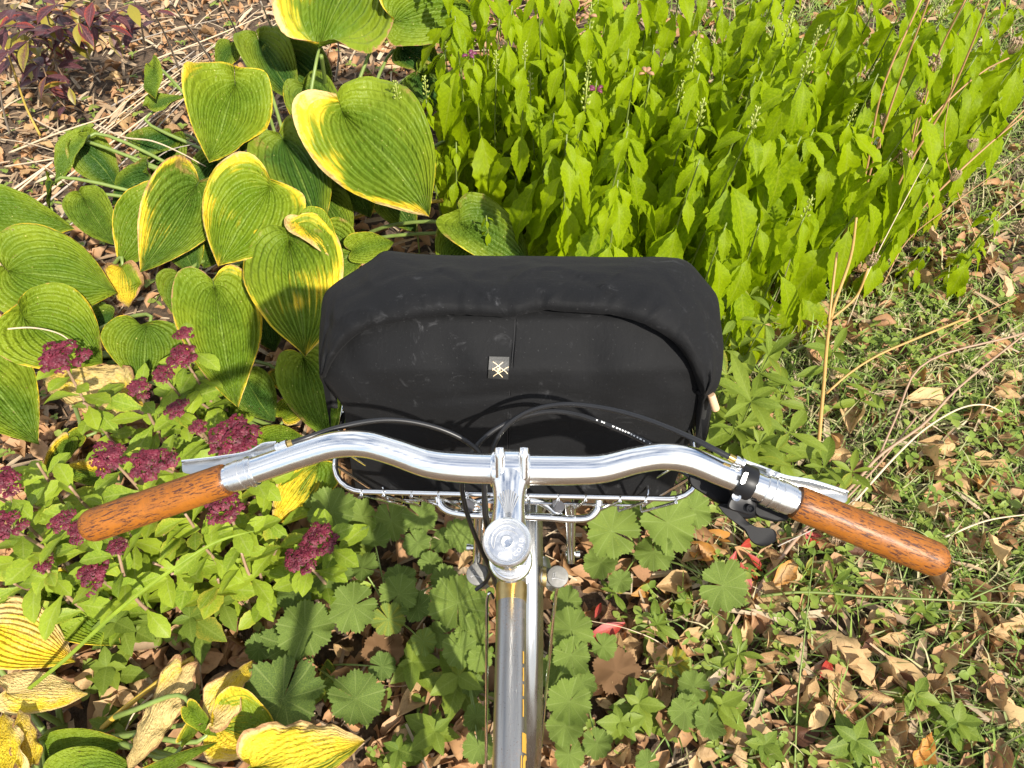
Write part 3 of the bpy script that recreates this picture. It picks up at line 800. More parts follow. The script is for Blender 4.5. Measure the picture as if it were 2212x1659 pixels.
# hosta
M = Mat('hosta_leaf'); oi, YEL, BRN, TONE, U, V, rv = leaf_nodes(M)
n1 = M.noise(rv, 16, 4, .6); n2 = M.noise(rv, 60, 4, .6); n3 = M.noise(rv, 7, 2)
s_ = M.math('ABSOLUTE', M.math('SUBTRACT', M.math('MULTIPLY', U, 2.0), 1.0))
s_ = M.math('ADD', s_, M.math('MULTIPLY', M.math('SUBTRACT', n2, .5), .10))
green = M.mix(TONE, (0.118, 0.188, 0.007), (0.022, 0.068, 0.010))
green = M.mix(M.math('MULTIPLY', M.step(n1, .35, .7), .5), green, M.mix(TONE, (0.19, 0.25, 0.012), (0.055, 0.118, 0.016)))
vein = M.math('MULTIPLY', M.step(M.math('COSINE', M.math('MULTIPLY', U, 87.965)), .60, 1.0), .22)       # seven furrows each side
green = M.mix(vein, green, M.mix(TONE, (0.20, 0.28, 0.03), (0.07, 0.14, 0.03)))
green = M.mix(M.math('MULTIPLY', M.step(M.math('ADD', M.math('MULTIPLY', s_, .55), n3), .62, 1.05), .5), green, (0.25, 0.30, 0.016))
quilt = M.noise(M.n('CombineXYZ', None, X=M.math('MULTIPLY', U, 26.0), Y=M.math('MULTIPLY', V, 30.0), Z=M.math('MULTIPLY', oi.outputs['Random'], 31.0)).outputs[0], 1.0, 2, .5)
mid = M.math('MULTIPLY', M.math('SUBTRACT', 1.0, M.step(s_, .0, .045)), .5)
green = M.mix(mid, green, (0.20, 0.28, 0.05))
streak = M.noise(M.n('CombineXYZ', None, X=M.math('MULTIPLY', U, 42.0), Y=M.math('MULTIPLY', V, 3.0), Z=M.math('MULTIPLY', oi.outputs['Random'], 31.0)).outputs[0], 1.0, 3, .6)
side = M.math('MULTIPLY', M.math('SUBTRACT', U, .5), M.math('SUBTRACT', M.math('MULTIPLY', oi.outputs['Random'], 1.6), .8))
yk = M.math('ADD', M.math('MULTIPLY', M.math('POWER', M.math('MAXIMUM', s_, 0.0), 10.0), .75), M.math('MULTIPLY', M.math('POWER', V, 4.0), .35))
yk = M.math('ADD', yk, M.math('MULTIPLY', M.math('SUBTRACT', n3, .5), 1.7))
yk = M.math('ADD', yk, M.math('MULTIPLY', M.math('SUBTRACT', streak, .5), .8))
yk = M.math('ADD', yk, M.math('MULTIPLY', side, 1.3))
yk = M.math('ADD', yk, M.math('SUBTRACT', M.math('MULTIPLY', YEL, 1.25), 1.34))
yel = M.mix(n1, (0.60, 0.50, 0.025), (0.68, 0.42, 0.03))
col = M.mix(M.step(yk, -.12, .16), green, yel)
col = M.mix(M.math('MULTIPLY', M.step(M.math('ADD', yk, M.math('MULTIPLY', n2, .5)), .50, .95), .85), col, M.mix(n1, (0.66, 0.52, 0.26), (0.50, 0.33, 0.13)))
edge = M.math('ADD', M.math('POWER', s_, 9.0), M.math('MULTIPLY', M.math('SUBTRACT', n1, .5), .9))
edge = M.math('ADD', edge, M.math('SUBTRACT', M.math('MULTIPLY', BRN, 1.35), 1.42))
col = M.mix(M.step(edge, -.05, .18), col, M.mix(n2, (0.50, 0.30, 0.14), (0.26, 0.13, 0.055)))
vo = M.n('TexVoronoi', {'feature': 'F1'}, Vector=rv, Scale=58.0)
sp = M.math('MULTIPLY', M.math('SUBTRACT', 1.0, M.step(vo.outputs['Distance'], .06, .12)), M.math('GREATER_THAN', M.n('SeparateColor', None, Color=vo.outputs['Color']).outputs[0], .62))
col = M.mix(M.math('MULTIPLY', sp, .65), col, (0.55, 0.50, 0.16))
vb = M.n('TexVoronoi', {'feature': 'F1'}, Vector=rv, Scale=95.0)
bs_ = M.math('MULTIPLY', M.math('LESS_THAN', M.math('ADD', vb.outputs['Distance'], M.math('MULTIPLY', n2, .2)), .24), M.math('GREATER_THAN', M.n('SeparateColor', None, Color=vb.outputs['Color']).outputs[2], .86))
col = M.mix(M.math('MULTIPLY', bs_, .8), col, (0.13, 0.075, 0.03))
blot = M.step(M.math('ADD', M.math('MULTIPLY', s_, .25), M.noise(rv, 11, 5, .7)), .80, .90)
col = M.mix(M.math('MULTIPLY', blot, .7), col, M.mix(n2, (0.40, 0.25, 0.08), (0.20, 0.11, 0.04)))
vo2 = M.n('TexVoronoi', {'feature': 'F1'}, Vector=M.n('VectorMath', {'operation': 'ADD'}, i0=rv, i1=M.n('CombineXYZ', None, X=n2, Y=n1).outputs[0]).outputs[0], Scale=34.0)
hole = M.math('MULTIPLY', M.math('LESS_THAN', M.math('ADD', vo2.outputs['Distance'], M.math('MULTIPLY', n2, .08)), .125), M.math('GREATER_THAN', M.n('SeparateColor', None, Color=vo2.outputs['Color']).outputs[1], .66))
rim = M.math('MULTIPLY', M.math('LESS_THAN', M.math('ADD', vo2.outputs['Distance'], M.math('MULTIPLY', n2, .08)), .165), M.math('GREATER_THAN', M.n('SeparateColor', None, Color=vo2.outputs['Color']).outputs[1], .66))
col = M.mix(M.math('MULTIPLY', rim, .7), col, (0.25, 0.16, 0.05))
bmp = M.bump(n2, .2, .0018, M.bump(quilt, .9, .007))
m_hosta = leaf_finish(M, col, M.math('ADD', .38, M.math('MULTIPLY', n1, .2)), .18, bmp, hole, .20)

def plain_leaf(name, pale, deep, yel, brn, vlines=0, rough=.45, transl=.3, bscale=140, bstr=.2, mid_c=None, spec=.35, pv=.25):
    """pale/deep by tone, yellow and brown by the object's colour, side veins from the uv"""
    M = Mat(name); oi, YEL, BRN, TONE, U, V, rv = leaf_nodes(M)
    s_ = M.math('ABSOLUTE', M.math('SUBTRACT', M.math('MULTIPLY', U, 2.0), 1.0))
    n1 = M.noise(rv, 28, 4, .6); n2 = M.noise(rv, bscale, 3, .6)
    c = M.mix(TONE, pale, deep)
    c = M.mix(M.math('MULTIPLY', M.step(n1, .35, .7), pv * 2), c, tuple(min(1, x * 1.35) for x in pale))
    h = n2
    if vlines:
        w = M.math('SINE', M.math('MULTIPLY', M.math('SUBTRACT', V, M.math('MULTIPLY', s_, .22)), 6.2832 * vlines))
        vn = M.math('MULTIPLY', M.step(w, .72, 1.0), M.step(s_, 1.0, .1))
        c = M.mix(M.math('MULTIPLY', vn, .28), c, mid_c or tuple(min(1, x * 1.7) for x in pale))
        h = M.math('SUBTRACT', M.math('MULTIPLY', n2, .5), vn)
    md = M.math('SUBTRACT', 1.0, M.step(s_, .02, .13))
    c = M.mix(M.math('MULTIPLY', md, .45), c, mid_c or tuple(min(1, x * 1.6) for x in pale))
    yk = M.math('ADD', M.math('ADD', M.math('MULTIPLY', s_, .35), M.math('MULTIPLY', n1, .8)), M.math('SUBTRACT', M.math('MULTIPLY', YEL, 1.6), 1.35))
    c = M.mix(M.step(yk, -.1, .35), c, yel)
    bk = M.math('ADD', M.math('ADD', M.math('MULTIPLY', s_, .3), M.n('TexNoise', None, Vector=rv, Scale=45.0, Detail=3.0).outputs['Fac']), M.math('SUBTRACT', M.math('MULTIPLY', BRN, 1.5), 1.35))
    c = M.mix(M.step(bk, -.05, .2), c, brn)
    return leaf_finish(M, c, rough, transl, M.bump(h, bstr, .0012), None, spec)
m_turtle = plain_leaf('turtlehead_leaf', (0.300, 0.400, 0.003), (0.125, 0.215, 0.005), (0.45, 0.42, 0.03), (0.16, 0.09, 0.03), 9, .45, .58, 160, .30, (0.36, 0.44, 0.04), .15)
m_sedum = plain_leaf('sedum_leaf', (0.255, 0.330, 0.026), (0.135, 0.215, 0.022), (0.50, 0.43, 0.06), (0.35, 0.20, 0.08), 4, .45, .30, 120, .2, (0.34, 0.40, 0.10), .2)
m_mantle = plain_leaf('lady_mantle_leaf', (0.165, 0.225, 0.036), (0.070, 0.120, 0.028), (0.42, 0.36, 0.03), (0.20, 0.11, 0.05), 0, .6, .32, 170, .7, (0.27, 0.33, 0.10), .22)
m_weed = plain_leaf('weed_leaf', (0.165, 0.215, 0.024), (0.075, 0.130, 0.020), (0.38, 0.30, 0.04), (0.22, 0.10, 0.04), 7, .48, .30, 130, .25, (0.24, 0.30, 0.06), .2)
m_shrub = plain_leaf('purple_shrub_leaf', (0.095, 0.032, 0.036), (0.045, 0.018, 0.022), (0.26, 0.22, 0.03), (0.33, 0.05, 0.03), 6, .42, .25, 120, .2, (0.26, 0.12, 0.12), .4)
m_dry = plain_leaf('dry_leaf', (0.54, 0.37, 0.18), (0.20, 0.105, 0.045), (0.52, 0.24, 0.05), (0.11, 0.050, 0.028), 8, .6, .22, 90, .5, (0.42, 0.26, 0.12), .25, .12)
m_red = plain_leaf('red_leaf', (0.34, 0.035, 0.022), (0.16, 0.018, 0.016), (0.45, 0.18, 0.04), (0.15, 0.06, 0.03), 6, .45, .25, 120, .2, (0.45, 0.12, 0.06), .4)
m_petiole = simple('green_petiole', (0.165, 0.225, 0.050), 0.45, 0, 40, 0.3)
m_petiole_yel = simple('yellow_petiole', (0.42, 0.28, 0.035), 0.45, 0, 40, 0.3)
m_stem_green = simple('green_stem', (0.14, 0.18, 0.035), 0.5, 0, 40, 0.35)
m_stem_brown = simple('brown_stem', (0.22, 0.135, 0.075), 0.6, 0, 50, 0.4)
m_stem_pink = simple('pinkish_stem', (0.30, 0.19, 0.12), 0.5, 0, 40, 0.3)
m_straw = simple('straw', (0.52, 0.41, 0.27), 0.6, 0, 60, 0.3)
m_straw_grey = simple('grey_straw', (0.34, 0.29, 0.235), 0.65, 0, 60, 0.3)
m_straw_tan = simple('tan_straw', (0.36, 0.20, 0.085), 0.6, 0, 60, 0.3)
m_floret = None
M = Mat('sedum_floret'); oi = M.n('ObjectInfo'); tc = M.n('TexCoord').outputs['Object']
n = M.noise(tc, 90, 3); n5 = M.noise(tc, 900, 2)
c = M.mix(M.step(n, .3, .7), (0.075, 0.008, 0.017), (0.165, 0.017, 0.036)); c = M.mix(M.step(n5, .66, .85), c, (0.30, 0.09, 0.12))
m_floret = leaf_finish(M, c, .55, .15)
m_bud = simple('green_bud', (0.27, 0.31, 0.06), 0.5, 0, 80, 0.3)
m_purple = simple('purple_petal', (0.12, 0.018, 0.05), 0.5, 0, 80, 0.4)
m_drypetal = simple('dry_petal', (0.30, 0.16, 0.08), 0.6, 0, 80, 0.4)
m_white = simple('white_petal', (0.78, 0.76, 0.80), 0.5)
m_yellow = simple('yellow_disc', (0.62, 0.45, 0.05), 0.6)
m_seed = simple('dry_seed_head', (0.30, 0.21, 0.125), 0.8, 0, 120, 0.5)

# ------------------------------------------------------------------ ground
rng = np.random.default_rng(7); random.seed(7)
R_ = random.random
def ru(a, b): return a + (b - a) * R_()
M = Mat('mulch_soil'); tc = M.n('TexCoord').outputs['Object']
a1 = M.noise(tc, 3, 4); a2 = M.noise(tc, 45, 6, .7); a3 = M.noise(M.mapv(tc, (1, .35, 1)), 160, 4, .7, 1.0)
c = M.mix(M.step(a2, .35, .7), (0.05, 0.033, 0.02), (0.16, 0.105, 0.062)); c = M.mix(M.math('MULTIPLY', M.step(a3, .55, .75), .7), c, (0.17, 0.105, 0.058))
m_soil = M.finish(M.pbsdf(Base_Color=c, Roughness=.95, Normal=M.bump(a3, .8, .006, M.bump(a2, .8, .012))))
def gz(x, y):       # gentle lie of the land in the bed
    return .012 * mnoise.noise(Vector((x * 1.7, y * 1.7, 0))) + .006 * mnoise.noise(Vector((x * 6, y * 6, 2)))
# one sheet: fine in the bed, coarse to the horizon
xs = np.unique(np.concatenate([np.linspace(-60, -3, 14), np.linspace(-3, 3, 121), np.linspace(3, 60, 14)]))
ys = np.unique(np.concatenate([np.linspace(-60, -1, 14), np.linspace(-1, 5, 121), np.linspace(5, 80, 14)]))
vs = [(x, y, (gz(x, y) if abs(x) < 4 and -2 < y < 6 else 0) - .012) for y in ys for x in xs]
ground = link('ground', mesh_from('ground', vs, grid_faces(len(ys), len(xs))), m_soil); ground['kind'] = 'structure'
ground['label'] = 'dark mulch and soil under leaf litter, grass and plants'

# ------------------------------------------------------------------ generic leaf blades (local: base at origin, x to the tip, z up)
def blade(n=12, m=2, L=1.0, W=.3, shape=(.0, .55, .95, 1.0, .8, .45, .0), fold=.15, droop=.0, teeth=0, tooth=.0, twist=0.0, curl=0.0, wave=0.0, seed=0, stalk=0.0, droop_p=1.5, crumple=0.0):
    """returns verts, faces, uvs; n rows along, m columns a side"""
    rs = random.Random(seed); vs, uv = [], []
    xs_ = np.linspace(0, 1, len(shape))
    ang = 0.0; cx, cz = 0.0, 0.0; ph = rs.random() * 6
    for i in range(n):
        t = i / (n - 1)
        if i:
            a = droop * (((i - .5) / (n - 1)) ** droop_p); cx += math.cos(a) * L / (n - 1); cz -= math.sin(a) * L / (n - 1)
        a = droop * (t ** droop_p)
        w = np.interp(t, xs_, shape) * W / 2
        for j in range(-m, m + 1):
            s = j / m
            ww = w
            if abs(j) == m and teeth and 0 < i < n - 1: ww = w * (1 + tooth * (1 if i % 2 else -1))
            y = ww * s
            up = abs(s) * ww * fold + curl * (s * s) * ww + wave * w * abs(s) ** 2 * math.sin(t * 14 + ph + (2 if s < 0 else 0))
            if crumple: up += crumple * (mnoise.noise(Vector((t * 5 + seed * 3.1, s * 2.2, seed))) * .5 + mnoise.noise(Vector((t * 11 + seed, s * 5, seed + 9))) * .3) * W * .5; y *= 1 + .25 * crumple * mnoise.noise(Vector((t * 9, s * 2 + seed, 4)))
            tw = twist * t
            yy = y * math.cos(tw) - up * math.sin(tw); zz = y * math.sin(tw) + up * math.cos(tw)
            vs.append((cx + math.sin(a) * zz, yy, cz + math.cos(a) * zz)); uv.append(((s + 1) / 2, t))
    fs = grid_faces(n, 2 * m + 1)
    return vs, fs, uv
def leaf_mesh(name, mat, **k):
    vs, fs, uv = blade(**k); me = mesh_from(name, vs, fs, uv); me.materials.append(mat); return me
def rot_to(xdir, zhint, roll=0.0):
    x = Vector(xdir).normalized(); z = Vector(zhint); z = z - x * z.dot(x)
    if z.length < 1e-5: z = Vector((1, 0, 0))
    z.normalize(); y = z.cross(x)
    m = Matrix((x, y, z)).transposed().to_4x4()
    return m @ Matrix.Rotation(roll, 4, 'X')
def put_leaf(name, me, parent, p, xdir, zhint, size, color, roll=0.0):
    off_ = Vector(parent.location) if parent is not None else Vector((0, 0, 0))
    mw = Matrix.Translation(Vector(p) - off_) @ rot_to(xdir, zhint, roll) @ Matrix.Scale(size, 4)
    return link(name, me, None, parent, mw, color)
def lcol(y=0, b=0, t=.5): return (y, b, t, 1.0)

# merged scatter of blades (for what nobody could count)
def scatter(name, mat, variants, items, label, cat):
    """items: (variant, Matrix 4x4). One mesh; uv kept"""
    V_, F_, U_ = [], [], []; o = 0
    arr = [(np.array(v), np.array(f), np.array(u)) for v, f, u in variants]
    for k, mw in items:
        v, f, u = arr[k]; m4 = np.array(mw)
        V_.append(v @ m4[:3, :3].T + m4[:3, 3]); F_.append(f + o); U_.append(u); o += len(v)
    V_ = np.concatenate(V_); F_ = np.concatenate(F_); U_ = np.concatenate(U_)
    me = bpy.data.meshes.new(name); nF = len(F_); k = F_.shape[1]
    me.vertices.add(len(V_)); me.vertices.foreach_set('co', V_.astype(np.float32).ravel())
    me.loops.add(nF * k); me.loops.foreach_set('vertex_index', F_.astype(np.int32).ravel())
    me.polygons.add(nF); me.polygons.foreach_set('loop_start', np.arange(0, nF * k, k, dtype=np.int32))
    try: me.polygons.foreach_set('loop_total', np.full(nF, k, dtype=np.int32))
    except Exception: pass
    lay = me.uv_layers.new(name='UVMap'); lay.data.foreach_set('uv', U_[F_.ravel()].astype(np.float32).ravel())
    me.polygons.foreach_set('use_smooth', np.ones(nF, dtype=bool)); me.update(calc_edges=True); me.validate()
    ob = link(name, me, mat); ob['kind'] = 'stuff'; ob['label'] = label; ob['category'] = cat
    return ob
def near(u, v, marks):
    return min(marks, key=lambda m: (m[0] - u) ** 2 + (m[1] - v) ** 2)[2]
def px_of(p):
    d = depth_of(p); q = Vector(p) - CP
    return 1106 + q.x / d * FPX, 829.5 - q.dot(UV_) / d * FPX
# ------------------------------------------------------------------ hostas
MX = [0, -.085, -.125, -.10, -.01, .12, .28, .45, .62, .78, .91, 1.0]
MY = [0, .10, .22, .34, .43, .49, .50, .46, .37, .24, .105, 0]
MT = np.linspace(0, 1, len(MX))
MXs = spline([(a, b_, 0) for a, b_ in zip(MT, MX)], 200); MYs = spline([(a, b_, 0) for a, b_ in zip(MT, MY)], 200)
def hosta_blade(L, W, cup, arch, wave, fold, lobe, twist, seed, curl_tip=0.0, crumple=0.0, NRr=28, NCc=81):
    vs, uv = [], []; rs = random.Random(seed); ph, ph2, so = rs.random() * 6.28, rs.random() * 6.28, rs.random() * 50
    k1, k2 = rs.uniform(5, 9), rs.uniform(5, 9)
    asym = rs.uniform(-.05, .05)
    for i in range(NRr):
        t = .004 + .996 * i / (NRr - 1); mx = float(np.interp(t, MXs[:, 0], MXs[:, 1])); my = float(np.interp(t, MYs[:, 0], MYs[:, 1]))
        for j in range(NCc):
            s = -1 + 2 * j / (NCc - 1); a = abs(s) ** 1.35
            x = ((1 - a) * t + a * mx) * L; y = s * my * W * (1 + asym * s)
            y += (.05 * W * math.sin(3.1 * t + ph)) * t
            q = abs(s) * my * 2                                   # 0..1 across at the widest
            z = cup * W * q * q + fold * W * q * .5 + lobe * W * s * s * max(0, 1 - t * 1.8) ** 2
            z += arch * L * 4 * t * (1 - t)
            z += 1.7 * wave * W * abs(s) ** 3 * math.sin(k1 * t * (1.0) + (ph if s > 0 else ph2)) * math.sin(math.pi * min(1, t * 1.2)) 
            env = math.sin(math.pi * min(1, t * .96 + .03)) ** .6
            z -= .0044 * (1 - .75 * min(1, crumple + 1.0 * (seed > 168))) * (W / .16) * env * math.cos(2 * math.pi * 14 * (j / (NCc - 1))) * (1 - .5 * abs(s) ** 4)
            z += (.0050 * mnoise.noise(Vector((x * 34 + so, y * 34, 1))) + .0020 * mnoise.noise(Vector((t * 34 + so, s * 9, 2)))) * env + .0012 * mnoise.noise(Vector((x * 120 + so, y * 120, 3)))
            z += .030 * W / .16 * mnoise.noise(Vector((x * 7 + so, y * 7, 8))) * abs(s) ** 1.5
            if crumple:
                ed = max(0, q * .7 + t * .5 - .45)
                z += crumple * ed * .06 * mnoise.noise(Vector((x * 45 + so, y * 45, 5))); y += crumple * ed * .03 * mnoise.noise(Vector((x * 40, y * 40 + so, 7)))
                y *= 1 - .25 * crumple * ed
            if curl_tip: 
                e = max(0, t - .6) / .4; z -= curl_tip * L * e * e * .3
            if twist:
                tw = twist * t; y, z = y * math.cos(tw) - z * math.sin(tw), y * math.sin(tw) + z * math.cos(tw)
            vs.append((x, y, z)); uv.append(((s + 1) / 2, t))
    return vs, grid_faces(NRr, NCc), uv
hseed = [100]
def hosta_leaf(plant, crown, base, tip, wpx, y=.2, b=.0, t=.4, roll=0, cup=.10, arch=.05, wave=.05, fold=0.0, lobe=.22, twist=0.0, face=.55, tipc=0.0, crumple=0.0, pet=True, pmat=None, label=None):
    hseed[0] += 1
    B = PZ(*base); T = PZ(*tip); Lc = (T - B).length; W = wpx * depth_of((B + T) / 2) / FPX
    to_cam = (CP - (B + T) / 2).normalized(); nh = (Vector((0, 0, 1)) * (1 - face) + to_cam * face).normalized()
    vs, fs, uv = hosta_blade(Lc, W, cup, arch, wave, fold, lobe, twist, hseed[0], tipc, crumple)
    me = mesh_from('leaf', vs, fs, uv); me.materials.append(m_hosta)
    o = put_leaf('leaf', me, plant, B, T - B, nh, 1.0, lcol(y, b, t), rad(roll))
    if label: o['label'] = label
    if pet:
        C0 = Vector(crown) + Vector((ru(-.03, .03), ru(-.03, .03), 0))
        mid = C0 * .5 + B * .5 + Vector((0, 0, .22 * B.z))
        nrm = (T - B).normalized()
        pts = [(*C0, .0065), (*mid, .0052), (*(B - nrm * .03 - Vector((0, 0, .012))), .0042), (*(B + nrm * .01 - Vector((0, 0, .003))), .0030)]
        vf = stube(pts, 0, 14, 8)
        wobj('petiole', vf[0], vf[1], pmat or m_petiole, plant)
    return o

# --- the large hosta behind the bag
cA = PZ(690, 560, 0.0)
HA = thing('hosta_plant', cA, 'largest hosta, broad ribbed leaves with yellow margins behind the left of the bag', 'hosta')
def hA(*a, **k): return hosta_leaf(HA, cA, *a, **k)
hA((688, 106, .52), (770, -70, .50), 240, y=.72, b=.45, t=.35, cup=.12, arch=.10, wave=.06, lobe=.12, face=.75, label='broad leaf at the top with an orange scorched rim')
hA((846, 52, .50), (1035, 20, .46), 150, y=.62, b=.35, t=.35, roll=-10, cup=.08, arch=.10, face=.8)
hA((508, 186, .50), (450, 345, .46), 178, y=.62, b=.05, t=.25, cup=.16, arch=.06, wave=.10, lobe=.35, face=.6)
hA((740, 246, .50), (924, 470, .40), 262, y=.66, b=.05, t=.32, roll=-6, cup=-.02, arch=.10, wave=.06, lobe=.25, face=.65, label='widest leaf, green centre and lemon yellow rim')
hA((745, 265, .43), (880, 438, .37), 200, y=.85, b=.1, t=.2, roll=16, cup=.02, arch=.06, face=.5)
hA((584, 405, .47), (462, 572, .42), 215, y=.86, b=.22, t=.15, roll=4, cup=.04, arch=.05, wave=.06, lobe=.2, face=.7, label='yellow green leaf with brown rim at its left')
hA((612, 302, .42), (706, 500, .34), 165, y=.38, b=.02, t=.85, roll=8, cup=.06, arch=.08, face=.55)
hA((424, 402, .42), (308, 592, .36), 160, y=.78, b=.42, t=.6, roll=-14, cup=.12, fold=.35, arch=.05, wave=.08, face=.65, label='folded leaf with orange and tan scorched edge')
hA((352, 425, .36), (262, 580, .30), 140, y=.55, b=.15, t=.3, roll=6, cup=.10, arch=.05, face=.6)
hA((625, 520, .42), (655, 772, .36), 218, y=.72, b=.06, t=.36, roll=3, cup=-.06, arch=.09, wave=.03, lobe=.20, face=.72, label='quilted leaf beside the bag with a yellow rim')
hA((648, 480, .45), (720, 560, .43), 90, y=.95, b=.08, t=.1, roll=-24, cup=.2, face=.6, pet=False)
hA((463, 622, .36), (516, 880, .28), 178, y=.66, b=.42, t=.30, roll=-4, cup=.02, arch=.10, wave=.05, lobe=.18, face=.7, label='long pointed leaf with brown top and yellow right edge')
hA((992, 486, .30), (1150, 585, .26), 165, y=.10, b=.0, t=.62, roll=-12, cup=.14, arch=.10, lobe=.35, face=.55, label='deep green leaf above the bag')
hA((760, 545, .30), (850, 520, .30), 70, y=.3, t=.3, cup=.3, face=.6)
hA((690, 590, .28), (790, 560, .28), 80, y=.3, t=.5, cup=.15, face=.6)
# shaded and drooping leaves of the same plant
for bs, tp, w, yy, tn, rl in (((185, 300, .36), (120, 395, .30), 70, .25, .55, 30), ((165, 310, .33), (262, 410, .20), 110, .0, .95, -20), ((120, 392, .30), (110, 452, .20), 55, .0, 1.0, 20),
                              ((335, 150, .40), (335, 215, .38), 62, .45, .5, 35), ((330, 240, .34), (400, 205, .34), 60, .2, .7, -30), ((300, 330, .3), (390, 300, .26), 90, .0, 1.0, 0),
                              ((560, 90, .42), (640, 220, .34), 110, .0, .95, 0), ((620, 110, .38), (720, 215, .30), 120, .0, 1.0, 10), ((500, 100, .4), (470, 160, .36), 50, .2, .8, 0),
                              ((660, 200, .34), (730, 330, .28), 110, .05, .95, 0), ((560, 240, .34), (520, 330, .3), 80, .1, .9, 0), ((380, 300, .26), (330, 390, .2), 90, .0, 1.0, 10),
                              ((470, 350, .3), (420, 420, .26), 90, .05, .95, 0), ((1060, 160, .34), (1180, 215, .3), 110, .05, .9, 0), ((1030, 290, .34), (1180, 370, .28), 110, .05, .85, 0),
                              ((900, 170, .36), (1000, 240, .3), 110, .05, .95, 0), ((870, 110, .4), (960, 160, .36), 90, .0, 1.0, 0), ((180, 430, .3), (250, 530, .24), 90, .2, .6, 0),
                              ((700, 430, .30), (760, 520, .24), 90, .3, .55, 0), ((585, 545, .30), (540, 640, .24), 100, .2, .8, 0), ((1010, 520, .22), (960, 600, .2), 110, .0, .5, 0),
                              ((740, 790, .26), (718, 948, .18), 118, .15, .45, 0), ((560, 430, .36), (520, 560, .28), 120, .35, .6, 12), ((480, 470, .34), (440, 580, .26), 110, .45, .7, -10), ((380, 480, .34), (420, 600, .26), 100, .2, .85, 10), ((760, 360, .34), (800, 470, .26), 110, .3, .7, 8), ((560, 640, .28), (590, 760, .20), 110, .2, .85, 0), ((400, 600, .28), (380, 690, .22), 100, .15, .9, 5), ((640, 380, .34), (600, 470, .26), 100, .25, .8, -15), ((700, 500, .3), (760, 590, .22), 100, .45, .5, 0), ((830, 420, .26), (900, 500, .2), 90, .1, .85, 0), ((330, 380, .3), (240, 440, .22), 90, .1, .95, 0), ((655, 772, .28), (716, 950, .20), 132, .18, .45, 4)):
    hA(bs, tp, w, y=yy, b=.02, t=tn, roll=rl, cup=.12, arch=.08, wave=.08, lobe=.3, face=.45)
for pts in ([(757, 473, .1), (820, 452, .17), (890, 440, .2), (957, 433, .22)], [(705, 210, .3), (700, 160, .42), (694, 120, .5)]):
    vf = stube([PZ(*q) for q in pts], .0055, 16, 8); wobj('petiole', vf[0], vf[1], m_petiole_yel if pts[0][0] > 720 else m_petiole, HA)

# --- the hosta at the left edge
cB = PZ(205, 770, 0.0)
HB_ = thing('hosta_plant', cB, 'hosta with broad green leaves at the left edge above the sedum', 'hosta')
def hB(*a, **k): return hosta_leaf(HB_, cB, *a, **k)
hB((20, 588, .40), (250, 625, .34), 205, y=.35, b=.06, t=.42, roll=-4, cup=.03, arch=.08, wave=.04, face=.65)
hB((-60, 470, .38), (160, 500, .34), 130, y=.3, b=.1, t=.45, roll=-10, cup=.06, arch=.08, face=.6)
hB((54, 692, .36), (214, 790, .28), 200, y=.50, b=.34, t=.32, roll=-8, cup=.08, arch=.08, wave=.05, lobe=.4, face=.65, label='leaf with a thin brown line along its upper edge')
hB((318, 704, .30), (300, 832, .22), 172, y=.35, b=.04, t=.55, roll=4, cup=.10, arch=.06, lobe=.30, face=.65)
hB((-60, 775, .30), (86, 962, .20), 170, y=.45, b=.30, t=.50, roll=10, cup=.05, arch=.10, face=.6)
hB((288, 868, .20), (88, 812, .17), 130, y=1.45, b=.7, t=.2, roll=0, cup=.15, arch=.12, wave=.15, crumple=.9, face=.55, pmat=m_petiole_yel, label='dying yellow leaf with crumpled papery edge')
hB((530, 818, .24), (592, 912, .17), 92, y=.12, b=.0, t=.85, roll=0, cup=.16, arch=.08, lobe=.4, face=.6)
hB((430, 800, .22), (500, 925, .15), 110, y=.4, b=.45, t=.6, roll=10, cup=.1, face=.6)
hB((262, 575, .34), (275, 665, .26), 78, y=1.1, b=.95, t=.2, cup=-.1, arch=.1, wave=.2, crumple=1.0, face=.6, label='withered orange and brown hanging leaf')
hB((610, 905, .16), (660, 860, .16), 60, y=.75, t=.1, cup=.1, face=.6); hB((600, 800, .2), (655, 850, .17), 60, y=.6, t=.15, face=.6, cup=.15)
hB((570, 950, .15), (660, 945, .15), 62, y=.70, b=.05, t=.25, face=.7, cup=.05)
hB((480, 935, .15), (560, 960, .15), 80, y=1.0, b=.1, t=.1, face=.7)
hB((690, 1000, .16), (588, 1135, .12), 120, y=1.05, b=.5, t=.35, roll=-6, cup=.06, arch=.05, crumple=.4, face=.75, label='piebald green and cream leaf below the handlebar')
hB((230, 1030, .1), (130, 1010, .1), 60, y=.95, b=.35, face=.6); hB((150, 950, .12), (95, 1030, .1), 50, y=.8, b=.3, face=.6)
hB((180, 940, .12), (120, 975, .1), 45, y=.6, b=.4, face=.6); hB((250, 690, .2), (180, 720, .18), 80, y=.1, t=.9, face=.5)

# --- the tired hosta in the lower left corner
cC = PZ(170, 1600, 0.0)
HC = thing('hosta_plant', cC, 'withering yellow and brown hosta in the lower left corner', 'hosta')
def hC(*a, **k): return hosta_leaf(HC, cC, *a, **k)
hC((-40, 1350, .16), (165, 1420, .10), 150, y=1.25, b=.35, t=.2, roll=-4, cup=-.03, arch=.10, wave=.04, face=.6, label='yellow leaf peppered with small holes')
hC((110, 1280, .12), (258, 1400, .08), 130, y=.55, b=.05, t=.35, roll=4, cup=.04, arch=.08, face=.6)
hC((15, 1500, .15), (190, 1492, .10), 95, y=1.3, b=.35, t=.3, roll=-20, cup=-.05, arch=.06, face=.65)
hC((395, 1450, .13), (272, 1672, .15), 92, y=1.7, b=.85, t=.1, roll=10, cup=-.12, fold=-.3, arch=.06, wave=.14, crumple=1.0, face=.7, pmat=m_petiole_yel, label='long shrivelled orange leaf with papery brown side')
